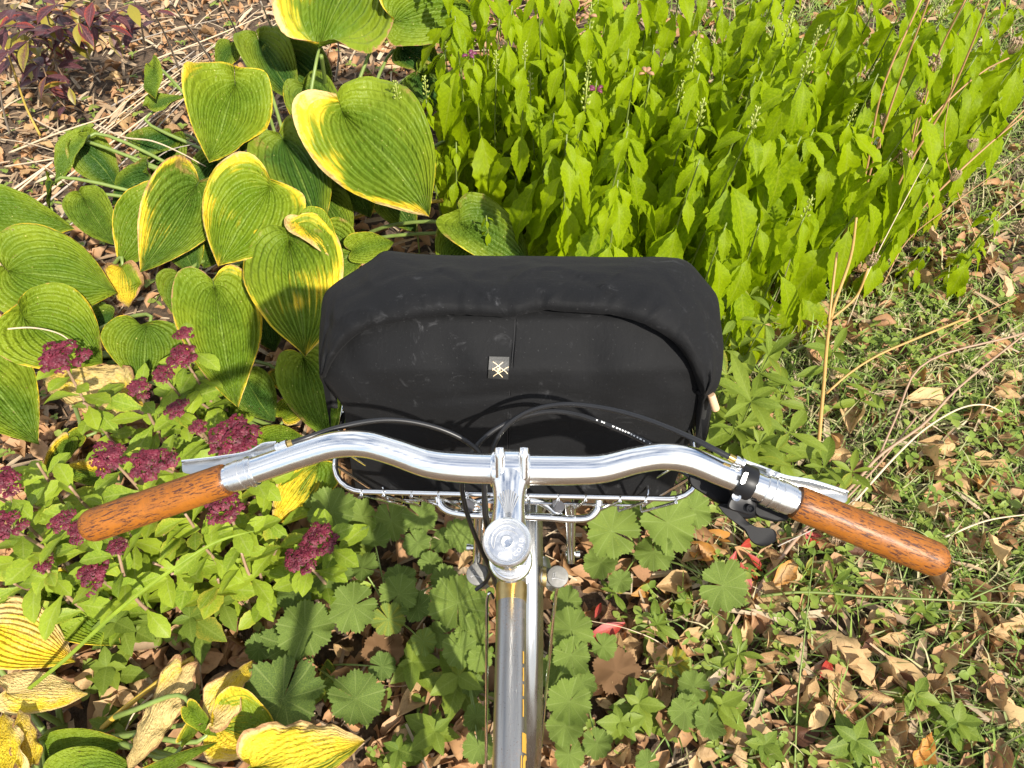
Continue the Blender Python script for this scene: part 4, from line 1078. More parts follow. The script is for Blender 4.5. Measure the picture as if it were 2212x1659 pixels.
hC((470, 1568, .13), (600, 1600, .12), 150, y=.85, b=.2, t=.3, roll=0, cup=.16, arch=.05, wave=.18, lobe=.4, crumple=.3, face=.6)
hC((455, 1560, .15), (545, 1425, .13), 84, y=1.35, b=.75, t=.3, roll=-12, cup=.2, arch=.08, wave=.15, crumple=.6, face=.6)
hC((410, 1525, .17), (470, 1590, .15), 46, y=.75, t=.1, roll=30, cup=.1, face=.7)
hC((545, 1660, .15), (790, 1610, .12), 165, y=1.05, b=.62, t=.3, roll=-10, cup=-.04, arch=.12, wave=.14, crumple=.8, face=.65, label='striped leaf at the bottom with a bleached torn rim')
hC((90, 1640, .12), (275, 1600, .10), 100, y=.35, b=.03, t=.35, roll=4, cup=.04, arch=.06, face=.6)
hC((120, 1690, .14), (300, 1665, .12), 120, y=.45, b=.03, t=.3, roll=0, cup=.04, arch=.06, face=.6)
hC((20, 1690, .18), (10, 1540, .16), 100, y=1.2, b=.4, t=.3, roll=-10, cup=.2, wave=.1, crumple=.6, face=.6)
hC((75, 1650, .17), (45, 1530, .17), 66, y=1.2, b=.95, t=.3, roll=-10, cup=.15, wave=.2, crumple=1.0, face=.6)
hC((395, 1600, .14), (470, 1510, .12), 30, y=.8, t=.2, roll=0, cup=.3, face=.6); hC((300, 1690, .12), (475, 1600, .13), 34, y=.75, t=.2, cup=.3, arch=.2, face=.6)

# a long strap leaf lying across the sedum, and a fallen one
def ribbon_blade(name, px, wpx, mat, label, cat, col, group=None):
    P = spline([PZ(*q) for q in px], 40); n = len(P); vs, uv = [], []
    for i in range(n):
        p = Vector(P[i]); a = Vector(P[max(i-1, 0)]); b_ = Vector(P[min(i+1, n-1)]); t = (b_ - a).normalized()
        toc = (CP - p).normalized(); sd = t.cross(toc).normalized(); f = i / (n-1)
        w = wpx * depth_of(p) / FPX / 2 * (min(1, f * 14 + .45)) * min(1, (1 - f) * 6 + .03)
        for s in (-1, -.5, 0, .5, 1): vs.append(p + sd * w * s - toc * (.0012 + w * .5 * (1 - abs(s)))); uv.append(((s+1)/2, f))
    o = bpy.data.objects.new(name, mesh_from(name, vs, grid_faces(n, 5), uv)); o.data.materials.append(mat); COL.objects.link(o); o.color = col
    return tag(o, label, cat, group)
ribbon_blade('strap_leaf', [(0, 1560, .03), (40, 1508, .12), (140, 1425, .20), (260, 1315, .27), (380, 1225, .31), (470, 1170, .31), (565, 1143, .29)], 8, m_sedum, 'long narrow yellow green strap leaf arching across the sedum', 'leaf', lcol(.3, 0, .6))

# ------------------------------------------------------------------ turtlehead stand (upper right)
TL = [leaf_mesh('leaf', m_turtle, n=23, m=2, L=1, W=ru(.29, .37), shape=(.03, .05, .40, .78, .97, 1.0, .90, .72, .50, .28, .12, .0), fold=ru(.12, .3), droop=dr, droop_p=pp, teeth=1, tooth=.07, twist=tw * 1.6, wave=ru(.05, .25), curl=ru(-.1, .1), seed=i)
      for i, (dr, pp, tw) in enumerate(((1.80, .20, .0), (1.90, .24, .12), (1.70, .18, -.1), (2.0, .22, .06), (1.75, .32, -.15), (1.85, .16, .0), (1.65, .26, .15), (1.95, .30, -.06)))]
def bud_spike(seed):
    rs = random.Random(seed); parts = []
    for k in range(16):
        z = k * .0038; a = k * 2.4; r = .0062 - .0002 * k
        p = Vector((math.cos(a) * r, math.sin(a) * r, z)); d = Vector((math.cos(a) * .5, math.sin(a) * .5, .8)).normalized(); s = rs.uniform(.8, 1.2) * (1 - .02 * k)
        parts.append(lathe(p, d, [(0, .0008), (.0025 * s, .0026 * s), (.006 * s, .0024 * s), (.009 * s, .0006)], 6))
    parts.append(tube([Vector((0, 0, -.01)), Vector((0, 0, .06))], .0016, 5))
    v, f = join(*parts); return v, f
SPK = []
for k in range(3):
    me = mesh_from('bud_spike', *bud_spike(k)); me.materials.append(m_bud); SPK.append(me)
def flower_me(mat, seed):
    rs = random.Random(seed); parts = []
    for k in range(4):
        a = k * 1.7 + rs.random(); d = Vector((math.cos(a), math.sin(a), .5)).normalized()
        parts.append(stube([(*(d * .003), .002), (*(d * .010), .0052), (*(d * .017 + Vector((0, 0, -.003))), .0046), (*(d * .021 + Vector((0, 0, -.007))), .001)], 0, 8, 7, True, .6))
    me = mesh_from('withered_flower', *join(*parts)); me.materials.append(mat); return me
FLW = [flower_me(m_purple, 1), flower_me(m_drypetal, 2), flower_me(m_purple, 3)]
STM = []
for k in range(4):
    pts = [(0, 0, 0, .0030), (ru(-.012, .012), ru(-.012, .012), .35, .0027), (ru(-.012, .012), ru(-.012, .012), .70, .0022), (0, 0, 1.0, .0014)]
    me = mesh_from('stem', *stube(pts, 0, 14, 6)); me.materials.append(m_stem_green); STM.append((me, spline([p[:3] for p in pts], 60)))
n_turtle = [0]
def turtle(x, y, h, lean=(0, 0), yel=.0, tone=.3, spike=None, flower=None, first=.22, name='turtlehead_plant', label=None, group='turtlehead stems in the bright green stand', lsize=.200, gap=.070):
    n_turtle[0] += 1
    rt = thing(name, (x, y, gz(x, y) - .012), label or 'turtlehead stem', 'plant', group)
    k = n_turtle[0] % 4; me, path = STM[k]
    # lean by shear-free tilt
    rot = Quaternion(Vector((-lean[1], lean[0], 0)).normalized(), math.hypot(*lean)) if math.hypot(*lean) > 1e-4 else Quaternion()
    link('stem', me, None, rt, rot.to_matrix().to_4x4() @ Matrix.Diagonal((1, 1, h, 1)))
    z = first * h + ru(0, .03); az = ru(0, 6.28); i = 0
    while z < h - .015:
        f = z / h
        q = path[min(59, int(f * 59))]; p = rot @ Vector((q[0], q[1], z))
        sz = lsize * (.82 if y < 1.30 else 1.0) * (1.08 - .55 * max(0, (f - .72) / .28)) * ru(.62, 1.22)
        if f > .96: sz *= .6
        for side in (0, math.pi):
            a = az + side + ru(-.25, .25); el = ru(.2, .5) + (.25 if f > .93 else 0)
            if R_() < .42: a = -math.pi / 2 + random.gauss(0, .75)
            xd = Vector((math.cos(a) * math.cos(el), math.sin(a) * math.cos(el), math.sin(el)))
            put = Matrix.Translation(p) @ rot_to(xd, (0, 0, 1), ru(-.15, .15)) @ Matrix.Scale(sz, 4)
            yy = max(0, yel + ru(-.15, .25) + (.25 if f < .4 else 0))
            link('leaf', TL[int(ru(0, 7.99))], None, rt, put, lcol(yy, ru(0, .12), min(1, max(0, tone + ru(-.25, .3)))))
        az += math.pi / 2 + ru(-.3, .3); z += gap * ru(.8, 1.25); i += 1
    top = rot @ Vector((0, 0, h - .004))
    for k_ in range(4):
        a = az + k_ * 1.571 + ru(-.3, .3); el = ru(.25, .8); xd = Vector((math.cos(a) * math.cos(el), math.sin(a) * math.cos(el), math.sin(el)))
        link('leaf', TL[int(ru(0, 7.99))], None, rt, Matrix.Translation(top - Vector((0, 0, .004 + .006 * (k_ % 2)))) @ rot_to(xd, (0, 0, 1), ru(-.2, .2)) @ Matrix.Scale(lsize * ru(.26, .5), 4), lcol(max(0, yel + ru(-.2, .1)), ru(0, .1), min(1, max(0, tone + ru(-.3, .2)))))
    if spike: link('bud_spike', SPK[int(ru(0, 2.99))], None, rt, Matrix.Translation(top) @ Matrix.Rotation(ru(0, 6), 4, 'Z') @ Matrix.Scale(spike, 4))
    if flower is not None:
        link('withered_flower', FLW[flower], None, rt, Matrix.Translation(top + Vector((ru(-.01, .01), ru(-.01, .01), ru(-.03, .02)))) @ Matrix.Rotation(ru(0, 6), 4, 'Z'))
    return rt
# stems with a flower or a bud spike that the photograph lets one find: tip position in the picture, height
def turtle_at(u, v, h, **k):
    p = PZ(u, v, h); lean = k.pop('lean', (0, 0))
    return turtle(p.x - h * lean[0], p.y - h * lean[1], h, lean=lean, **k)
special = [(1022, 110, .66, dict(flower=0, label='leafy stem with a dark purple flower above the hosta beside the yellow rimmed leaf')),
           (1265, 215, .70, dict(spike=1.0, label='stem with a tall green bud spike right above the middle of the bag')),
           (1275, 40, .74, dict(spike=.8, flower=1, label='stem topped by brown withered flowers near the top edge above the bag')),
           (1290, 165, .66, dict(flower=2, label='stem with a maroon flower below the brown withered flower head')),
           (858, 205, .55, dict(spike=.9, first=.55, lsize=.10, label='short stem whose bud spike overlaps the widest hosta leaf at the left')),
           (920, 195, .56, dict(spike=.9, first=.5, lsize=.105, label='second bud spike stem overlapping the widest hosta leaf')),
           (960, 95, .60, dict(spike=.7, first=.5, label='stem with small bud spike next to the purple flower')),
           (1405, 165, .68, dict(flower=1, label='stem with a tan dry flower in the middle of the stand')),
           (1512, 45, .72, dict(flower=1, label='stem with a pale pink dry flower near the top of the stand')),
           (1700, 70, .72, dict(spike=1.0, label='stem with a broad bud cluster beside the tan dry stalks')),
           (1500, 130, .66, dict(spike=1.0, label='stem with bud spike at the centre right of the stand')),
           (1470, 205, .62, dict(spike=.8, label='shorter stem with yellowish buds below the centre right bud spike')),
           (1560, 465, .36, dict(spike=.9, lsize=.085, label='low stem with pale buds behind the right end of the bag')),
           (1630, 500, .36, dict(spike=.8, flower=2, lsize=.085, label='low stem with buds and a pink petal right of the bag')),
           (1050, 455, .40, dict(first=.45, lsize=.075, label='small thin stem in front of the deep green hosta leaf')),
           (985, 300, .50, dict(first=.45, lsize=.11, label='stem drooping over the dark hosta leaves left of the stand'))]
for u, v, h, kw in special: turtle_at(u, v, h, yel=.15, tone=.3, **kw)
# the rest of the stand
STAND = [(900, 60, 'by the topmost hosta leaf'), (1000, 230, 'beside the widest hosta leaf'), (1080, 420, 'above the left half of the bag'), (1180, 60, 'at the top edge left of centre'), (1250, 260, 'straight above the bag label'), (1400, 60, 'at the top edge right of centre'), (1400, 330, 'above the right half of the bag'),
         (1560, 200, 'in the middle of the stand'), (1540, 440, 'at the upper right corner of the bag'), (1680, 60, 'at the top edge left of the dry stalks'), (1720, 280, 'left of the parallel tan stalks'), (1680, 440, 'low at the right front of the stand'), (1880, 60, 'at the top edge among the dry stalks'), (1900, 260, 'among the asters and dry stalks'),
         (2080, 80, 'at the top right among the seed heads'), (2060, 280, 'at the right fringe of the stand'), (2200, 120, 'at the right edge of the picture')]
cand = []
tries = 0
while len(cand) < 108 and tries < 6000:
    tries += 1
    y = ru(1.16, 2.05); x = ru(-.20, 1.5)
    xl = .085 if y < 1.40 else .085 - (y - 1.40) * .85; xr = .50 + (y - 1.16) * 1.15
    if x < xl or x > xr: continue
    if any((x - a) ** 2 + (y - b_) ** 2 < .074 ** 2 for a, b_ in cand): continue
    cand.append((x, y))
for x, y in cand:
    edge_r = (x - (.50 + (y - 1.16) * 1.05)) / .3          # lower toward the right-hand fringe
    h = ru(.58, .76) * (1 - .25 * max(0, 1 + edge_r * 1.6) * .6)
    if y < 1.26: h *= .93
    sp_ = ru(.6, 1.0) if R_() < .22 else None
    tu, tv = px_of((x, y, h))
    row = 'front row' if y < 1.34 else 'second rank' if y < 1.56 else 'back rank'
    lb = '%s %s turtlehead stem %s' % (row, 'budded' if sp_ else 'leafy', near(tu, tv, STAND))
    turtle(x, y, h, label=lb, group='turtlehead stems in the bright green stand', lean=(ru(-.05, .09) + .06 * max(0, x), ru(-.07, .05)), yel=ru(.0, .22), tone=ru(.05, .6), spike=sp_, first=.2)
for u, v, h in ((1600, 590, .30), (1640, 560, .30), (1570, 540, .34), (1720, 440, .36), (2010, 380, .42), (2060, 300, .46), (2160, 440, .30), (1950, 470, .28), (2010, 520, .2), (1790, 520, .2), (2120, 520, .22), (1850, 330, .45), (1760, 300, .5), (2170, 200, .5), (1960, 200, .52)):
    turtle_at(u, v, h, lean=(.05, 0), yel=.2, tone=.3, first=.15, lsize=.10, gap=.05, label='short turtlehead stem with smaller leaves, ' + near(u, v, STAND + [(1600, 590, 'right beside the bag'), (1990, 500, 'in the litter below the seed heads'), (2140, 480, 'near the right edge over the litter'), (1790, 520, 'at the foot of the parallel tan stalks')]), group='turtlehead stems in the bright green stand')

# ------------------------------------------------------------------ sedum
SL = [leaf_mesh('leaf', m_sedum, n=13, m=2, L=1, W=ru(.38, .50), shape=(.10, .16, .40, .72, .95, 1.0, .88, .55, .0), fold=ru(.15, .35), droop=dr, droop_p=1.2, teeth=1, tooth=.05, twist=ru(-.15, .15), wave=.05, seed=20 + i) for i, dr in enumerate((.2, .5, .75, .35, .95))]
def floret_head(seed, R):
    rs = random.Random(seed); parts_v, parts_f = [], []; o = 0
    subs = [(0, 0, 1.0)] + [(math.cos(a) * R * (q_ := rs.uniform(.3, .92)), math.sin(a) * R * q_, rs.uniform(.45, .95)) for a in np.linspace(0, 6.28, 13)[:-1] + rs.random()]
    for sx, sy, sr in subs:
        r = R * .40 * sr
        for k in range(int(60 * sr)):
            th = rs.uniform(0, 6.28); rr = math.sqrt(rs.random()); x = sx + math.cos(th) * rr * r; y = sy + math.sin(th) * rr * r
            z = math.sqrt(max(0, 1 - rr * rr)) * r * .6 - (sx * sx + sy * sy) / R * .35 + rs.uniform(-.002, .002)
            s = rs.uniform(.0011, .0021); up = Vector((math.cos(th) * rr * .8, math.sin(th) * rr * .8, 1)).normalized(); a = up.orthogonal().normalized(); b_ = up.cross(a); p = Vector((x, y, z)); q0 = rs.random() * 6
            vs_ = [p + up * s * .9, p - up * s * 1.2] + [p + (a * math.cos(q0 + m_ * 1.2566) + b_ * math.sin(q0 + m_ * 1.2566)) * s * 1.35 + up * s * .55 for m_ in range(5)]
            parts_v += vs_
            for m_ in range(5):
                m2 = (m_ + 1) % 5; parts_f.append((o + 0, o + 2 + m_, o + 2 + m2)); parts_f.append((o + 1, o + 2 + m2, o + 2 + m_))
            o += 7
    return parts_v, parts_f
FH = []
for k in range(4):
    me = mesh_from('flower_head', *floret_head(k, .030), smooth=False); me.materials.append(m_floret); FH.append(me)
n_sed = [0]
def sedum(u, v, z, hd, label, leaves=9, tone=.35, yel=.15, spread=.05, lsz=.074, lean=None):
    """tip at pixel (u, v), height z; hd = head diameter in picture units (0 = none)"""
    tip = PZ(u, v, z); n_sed[0] += 1
    bx, by = (lean if lean else (ru(-.02, .05), ru(-.06, .04)))
    base = Vector((tip.x + bx, tip.y + by, 0))
    base.z = gz(base.x, base.y) - .012
    rt = thing('sedum_plant', base, label, 'sedum', 'sedum stems at the left')
    mid = base * .45 + tip * .55 + Vector((ru(-.02, .02), ru(-.02, .02), .03))
    P = spline([base, mid, tip], 40)
    vf = stube([(*base, .0040), (*mid, .0034), (*tip, .0026)], 0, 16, 7); wobj('stem', vf[0], vf[1], m_stem_pink, rt)
    az = ru(0, 6.28); n = leaves
    for i in range(n):
        f = .30 + .64 * i / max(1, n - 1); p = P[int(f * 39)]
        el = ru(.1, .6); 
        for k in range(2 if i % 2 else 1):
            a = az + k * 2.6
            xd = Vector((math.cos(a) * math.cos(el), math.sin(a) * math.cos(el), math.sin(el)))
            s = lsz * ru(.8, 1.25) * (1.05 - .35 * max(0, f - .7) / .3)
            put_leaf('leaf', SL[int(ru(0, 4.99))], rt, p, xd, (0, 0, 1), s, lcol(max(0, yel + ru(-.15, .3)), ru(0, .15), min(1, max(0, tone + ru(-.35, .6)))), ru(-.5, .5))
        az += 2.4
    if hd:
        R = hd * depth_of(tip) / FPX / 2
        d = (tip - Vector(P[34])).normalized() * .5 + (CP - tip).normalized() * .35 + Vector((0, 0, .6))
        fh = link('flower_head', FH[n_sed[0] % 4], None, rt, Matrix.Translation(tip - base) @ d.to_track_quat('Z', 'Y').to_matrix().to_4x4() @ Matrix.Rotation(ru(0, 6), 4, 'Z') @ Matrix.Scale(R / .034, 4))
        fh['kind'] = 'stuff'
    return rt
heads = [(130, 770, .40, 108, 'sedum with a large maroon head below the hosta, farthest left of the upper row'), (398, 720, .42, 46, 'sedum with the topmost small crimson head'),
         (393, 768, .40, 74, 'sedum head just below the topmost small crimson head'), (348, 807, .39, 50, 'small sedum head left of the second highest head'), (298, 838, .38, 58, 'pinkish small sedum head in the upper group, lowest left one'),
         (378, 882, .37, 58, 'sedum head below the upper group among pale leaves'), (428, 922, .36, 44, 'small sedum head between the upper group and the brake lever'), (505, 950, .38, 122, 'broad loose sedum head right beside the left brake lever'),
         (235, 985, .37, 92, 'sedum head above the left grip, left one of the pair'), (322, 998, .37, 104, 'sedum head above the left grip, right one of the pair'), (5, 1040, .37, 88, 'sedum head cut by the left edge level with the left grip'),
         (485, 1088, .33, 92, 'sedum head peeping out below the left grip'), (10, 1135, .34, 84, 'lower of two sedum heads cut by the left edge'), (130, 1125, .33, 62, 'faded sedum head just left of the grip end'),
         (172, 1146, .32, 66, 'sedum head partly hidden by the end of the left grip'), (252, 1182, .30, 48, 'small sedum head under the left grip'), (95, 1221, .29, 44, 'smallest sedum head at the lower left'),
         (202, 1238, .28, 84, 'lowest sedum head, on a reclining stem'), (648, 1205, .24, 86, 'sedum head above the lady mantle, lower of the close pair'), (692, 1160, .25, 84, 'sedum head above the lady mantle, upper of the close pair')]
for u, v, z, hd, lb in heads: sedum(u, v, z, hd, lb)
for u, v, z in ((180, 870, .30), (420, 860, .30), (470, 1010, .28), (300, 1080, .25), (80, 1000, .28), (60, 1090, .25), (330, 1215, .20), (370, 1240, .19), (440, 1180, .22), (520, 1190, .20), (600, 1180, .18), (560, 1230, .16), (130, 1275, .16), (30, 1260, .2), (270, 1130, .24), (400, 1110, .24), (560, 1110, .2), (50, 1180, .25), (150, 1050, .28), (470, 1250, .15), (240, 1290, .14)):
    sedum(u, v, z, 0, 'leafy sedum shoot without flowers, ' + near(u, v, [(180, 870, 'below the large maroon head'), (420, 860, 'right of the upper flower group'), (470, 1010, 'behind the left brake lever'), (300, 1080, 'just under the left grip'), (70, 1040, 'at the left edge level with the grip'), (60, 1220, 'at the left edge below the grip'), (350, 1225, 'beside the strap leaf'), (440, 1180, 'below the middle of the grip'), (560, 1200, 'left of the close pair of heads'), (560, 1110, 'below the inner end of the grip'), (200, 1285, 'above the yellow holed hosta leaf'), (470, 1250, 'lowest one above the goutweed')]), leaves=7, lsz=.078, tone=.25, yel=.2)
# ------------------------------------------------------------------ lady's mantle
def mantle_mesh(seed, lobes=9, rings=6, per=10, cup=.15, ragged=0.0):
    rs = random.Random(seed); vs, uv, fs = [(0, 0, 0)], [(.5, 0)], []
    nA = lobes * per; span = rad(rs.uniform(346, 360)); a0 = math.pi - span / 2 + math.pi
    dep = [rs.uniform(.92, 1.05) for _ in range(lobes)]; ph = rs.random() * 6
    for r_ in range(1, rings + 1):
        f = r_ / rings
        for k in range(nA + 1):
            t = k / nA; th = -span / 2 + span * t; li = min(lobes - 1, int(t * lobes)); x = t * lobes - li        # 0..1 in the lobe
            e = math.sin(math.pi * x)
            edge = dep[li] * (.85 + .15 * e ** .6)
            if r_ == rings: edge *= 1 + .045 * (1 if k % 2 else -1) * (.4 + .6 * e)
            rr = f * (edge * f + (1 - f) * .92)
            z = cup * rr * rr + .055 * rr * (abs(2 * x - 1) - .5) * f + .09 * rr * math.sin(2 * th + ph) + .05 * rr * math.sin(3 * th + 2 * ph) + .34 * f * f * mnoise.noise(Vector((math.cos(th) * 1.3 + seed, math.sin(th) * 1.3, f)))
            vs.append((math.cos(th) * rr, math.sin(th) * rr, z)); uv.append((x, f))
    for k in range(nA): fs.append((0, 1 + k, 2 + k))
    w = nA + 1
    for r_ in range(rings - 1):
        for k in range(nA): a = 1 + r_ * w + k; fs.append((a, a + w, a + w + 1, a + 1))
    me = mesh_from('leaf', vs, fs, uv); me.materials.append(m_mantle); return me
ML = [mantle_mesh(i, rings=6, cup=c) for i, c in enumerate((.12, .22, .05, .30, -.10, .18, .4))]
def mantle_plant(label, crown_px, leaves):
    C0 = PZ(crown_px[0], crown_px[1], 0); rt = thing('lady_mantle_plant', C0, label, 'plant', "lady's mantle clumps")
    for q in leaves:
        u, v, dpx = q[:3]; z = q[3] if len(q) > 3 and q[3] else ru(.09, .17); tone = q[4] if len(q) > 4 else ru(.25, .8); yel = q[5] if len(q) > 5 else (.25 if R_() < .25 else .0); brn = q[6] if len(q) > 6 else 0
        p = PZ(u, v, z); R = dpx * depth_of(p) / FPX / 2 * 1.06
        out = (p - C0); out.z = 0; out = out.normalized() if out.length > 1e-3 else Vector((1, 0, 0))
        nrm = (Vector((0, 0, 1)) * .65 + (CP - p).normalized() * .50 + out * .22 + Vector((ru(-.42, .42), ru(-.42, .42), 0))).normalized()
        xd = out - nrm * out.dot(nrm)
        put_leaf('leaf', ML[int(ru(0, 6.99))], rt, p, Quaternion(nrm, ru(-.7, .7)) @ xd, nrm, R, lcol(yel, brn, tone))
        vf = stube([(*C0, .0022), (*(C0 * .5 + p * .5 + Vector((0, 0, .25 * p.z))), .0020), (*(p - nrm * .002), .0014)], 0, 9, 6); wobj('petiole', vf[0], vf[1], m_petiole, rt)
    return rt
mantle_plant("lady's mantle with the darkest scalloped leaf left of the bicycle", (680, 1440), [(612, 1509, 168, .12, .85, 0), (769, 1509, 118, .11, .7, 0), (659, 1359, 118, .13, .55, .1), (636, 1388, 118, .09, .75, 0), (639, 1283, 80, .11, .8, 0), (400, 1512, 78, .08, .85, 0), (560, 1400, 60, .07, .8), (825, 1440, 60, .06, .9)])
mantle_plant("lady's mantle between the sedum and the bicycle head tube", (850, 1340), [(712, 1238, 98, .15, .6), (782, 1226, 70, .14, .55), (762, 1309, 104, .16, .45, .1), (839, 1338, 72, .13, .25, .45), (862, 1284, 84, .14, .4, .15), (902, 1313, 66, .12, .8), (865, 1249, 66, .12, .65), (809, 1166, 66, .14, .5), (915, 1386, 56, .11, .4, .4), (829, 1403, 88, .05, .6, .4, 1.1), (960, 1250, 60, .1, .5)])
mantle_plant("lady's mantle tucked under the near edge of the basket on the left", (840, 1150), [(782, 1117, 84, .14, .3, .15), (845, 1126, 80, .13, .35, .2), (908, 1117, 72, .13, .5), (902, 1173, 58, .11, .6), (955, 1169, 58, .11, .5), (995, 1156, 74, .12, .45), (715, 1105, 110, .17, .5), (660, 1060, 80, .14, .5), (930, 1215, 50, .1, .6)])
mantle_plant("lady's mantle touching the left side of the top tube", (1000, 1390), [(989, 1302, 128, .15, .3, .35), (1022, 1363, 74, .14, .25), (995, 1403, 78, .13, .35), (1035, 1423, 58, .12, .3), (1029, 1549, 58, .1, .55), (1034, 1612, 70, .1, .5), (950, 1370, 60, .1, .6), (1020, 1480, 50, .08, .6)])
mantle_plant("lady's mantle with yellowing leaves right of the rack under the basket", (1380, 1200), [(1321, 1147, 116, .16, .15, .35), (1443, 1129, 128, .15, .2, .25), (1411, 1192, 84, .13, .3, .2), (1298, 1215, 76, .12, .35, .15), (1561, 1265, 108, .11, .45, .1), (1370, 1110, 90, .12, .3, .2), (1500, 1100, 80, .1, .35, .2), (1340, 1255, 50, .08, .5)])
mantle_plant("lady's mantle with pale leaves touching the right side of the fender", (1240, 1430), [(1234, 1360, 96, .15, .3), (1302, 1397, 60, .12, .4), (1234, 1415, 80, .13, .4), (1230, 1515, 96, .14, .3), (1221, 1568, 78, .12, .4), (1200, 1450, 80, .1, .5), (1255, 1475, 66, .1, .5), (1289, 1606, 64, .1, .5), (1230, 1630, 70, .1, .4), (1225, 1300, 66, .13, .4)])
mantle_plant("lady's mantle with limp withered leaves in the litter right of centre", (1500, 1500), [(1498, 1483, 66, .08, .4, .3), (1480, 1535, 74, .07, .5, .3), (1530, 1560, 70, .06, .6, .25), (1398, 1647, 54, .06, .5), (1440, 1440, 50, .06, .3, .5), (1330, 1450, 100, .05, .6, .3, 1.1), (1460, 1430, 60, .05, .4, .6)])

# ------------------------------------------------------------------ small leafy weeds
WL = [leaf_mesh('leaf', m_weed, n=9, m=2, L=1, W=w, shape=sh, fold=ru(.15, .35), droop=dr, droop_p=1.3, twist=ru(-.2, .2), wave=.06, seed=60 + i, teeth=tt, tooth=.06)
      for i, (w, dr, sh, tt) in enumerate(((.30, .5, (.08, .4, .85, 1, .9, .6, .0), 0), (.34, .8, (.05, .45, .9, 1, .85, .5, .0), 0), (.26, .3, (.1, .35, .8, 1, .85, .5, .0), 0), (.55, .5, (.05, .7, 1, .95, .75, .4, .0), 1), (.6, .3, (.05, .8, 1, .9, .7, .35, .0), 1)))]
def weed(u, v, z, n, lpx, label, tone=.4, yel=.1, kind=0, tiers=2, brn=.05, mat_leaf=None, name='leafy_weed', cat='weed', group=None, up=.35):
    tip = PZ(u, v, z); base = Vector((tip.x + ru(-.02, .02), tip.y + ru(-.02, .02), 0)); base.z = gz(base.x, base.y) - .012
    rt = thing(name, base, label, cat, group)
    vf = stube([(*base, .0022), (*((base + tip) / 2 + Vector((ru(-.01, .01), 0, 0))), .002), (*tip, .0013)], 0, 8, 6); wobj('stem', vf[0], vf[1], m_stem_green, rt)
    L_ = lpx * depth_of(tip) / FPX
    az = ru(0, 6.28)
    for t in range(tiers):
        p = base + (tip - base) * (1 - t * (.75 / max(1, tiers)))
        for k in range(n):
            a = az + 2 * math.pi * k / n + ru(-.25, .25); el = up * ru(.3, 1.5) * (1 if t == 0 else .4)
            xd = Vector((math.cos(a) * math.cos(el), math.sin(a) * math.cos(el), math.sin(el)))
            m_ = WL[int(ru(0, 2.99))] if kind == 0 else WL[3 + int(ru(0, 1.99))]
            put_leaf('leaf', m_, rt, p, xd, (0, 0, 1), L_ * ru(.5, 1.25) * (1 + .15 * t), lcol(max(0, yel + ru(-.15, .3)), ru(0, brn * 2), min(1, max(0, tone + ru(-.3, .3)))), ru(-.3, .3))
        az += .7
    return rt
places = [(1622, 868, .26, 6, 82, 'brightest star shaped weed right of the bag, below the wooden toggle'), (1660, 770, .22, 5, 70, 'weed with upright leaves right of the bag above the star shaped weed'), (1585, 925, .20, 6, 80, 'weed with drooping leaves beside the right basket edge'),
          (1640, 960, .18, 6, 78, 'weed above the black shifter clamp'), (1705, 935, .16, 5, 66, 'reddish tinged weed left of the tan branching stalk'), (1590, 690, .24, 5, 60, 'weed close to the upper right corner of the bag'), (1620, 640, .25, 4, 60, 'weed below the low turtlehead stems right of the bag'),
          (1700, 830, .16, 5, 58, 'small weed between the star shaped weed and the brown stalk'), (1800, 760, .14, 5, 58, 'weed behind the brown stalk in the grass'), (1570, 810, .22, 5, 64, 'weed half hidden by the right end of the rolled bag top'), (1560, 1000, .14, 6, 74, 'weed under the bend of the handlebar at the right'),
          (1780, 1010, .12, 5, 60, 'low weed above the right brake lever'), (1840, 1020, .10, 5, 62, 'low weed between brake lever and the thick tan stalk'), (1650, 700, .20, 4, 58, 'pale weed beside the thin white flower stem'), (1880, 850, .10, 5, 56, 'weed in the grass between the two tan stalks'), (1690, 1000, .12, 5, 64, 'weed just above the right brake adjuster')]
for k, (u, v, z, n, l, lb) in enumerate(places): weed(u, v, z, max(3, n - (k % 3)), l * ru(.85, 1.35), lb, tiers=2 + k % 2, tone=ru(.05, .55), yel=ru(.05, .3), up=ru(.2, .8))
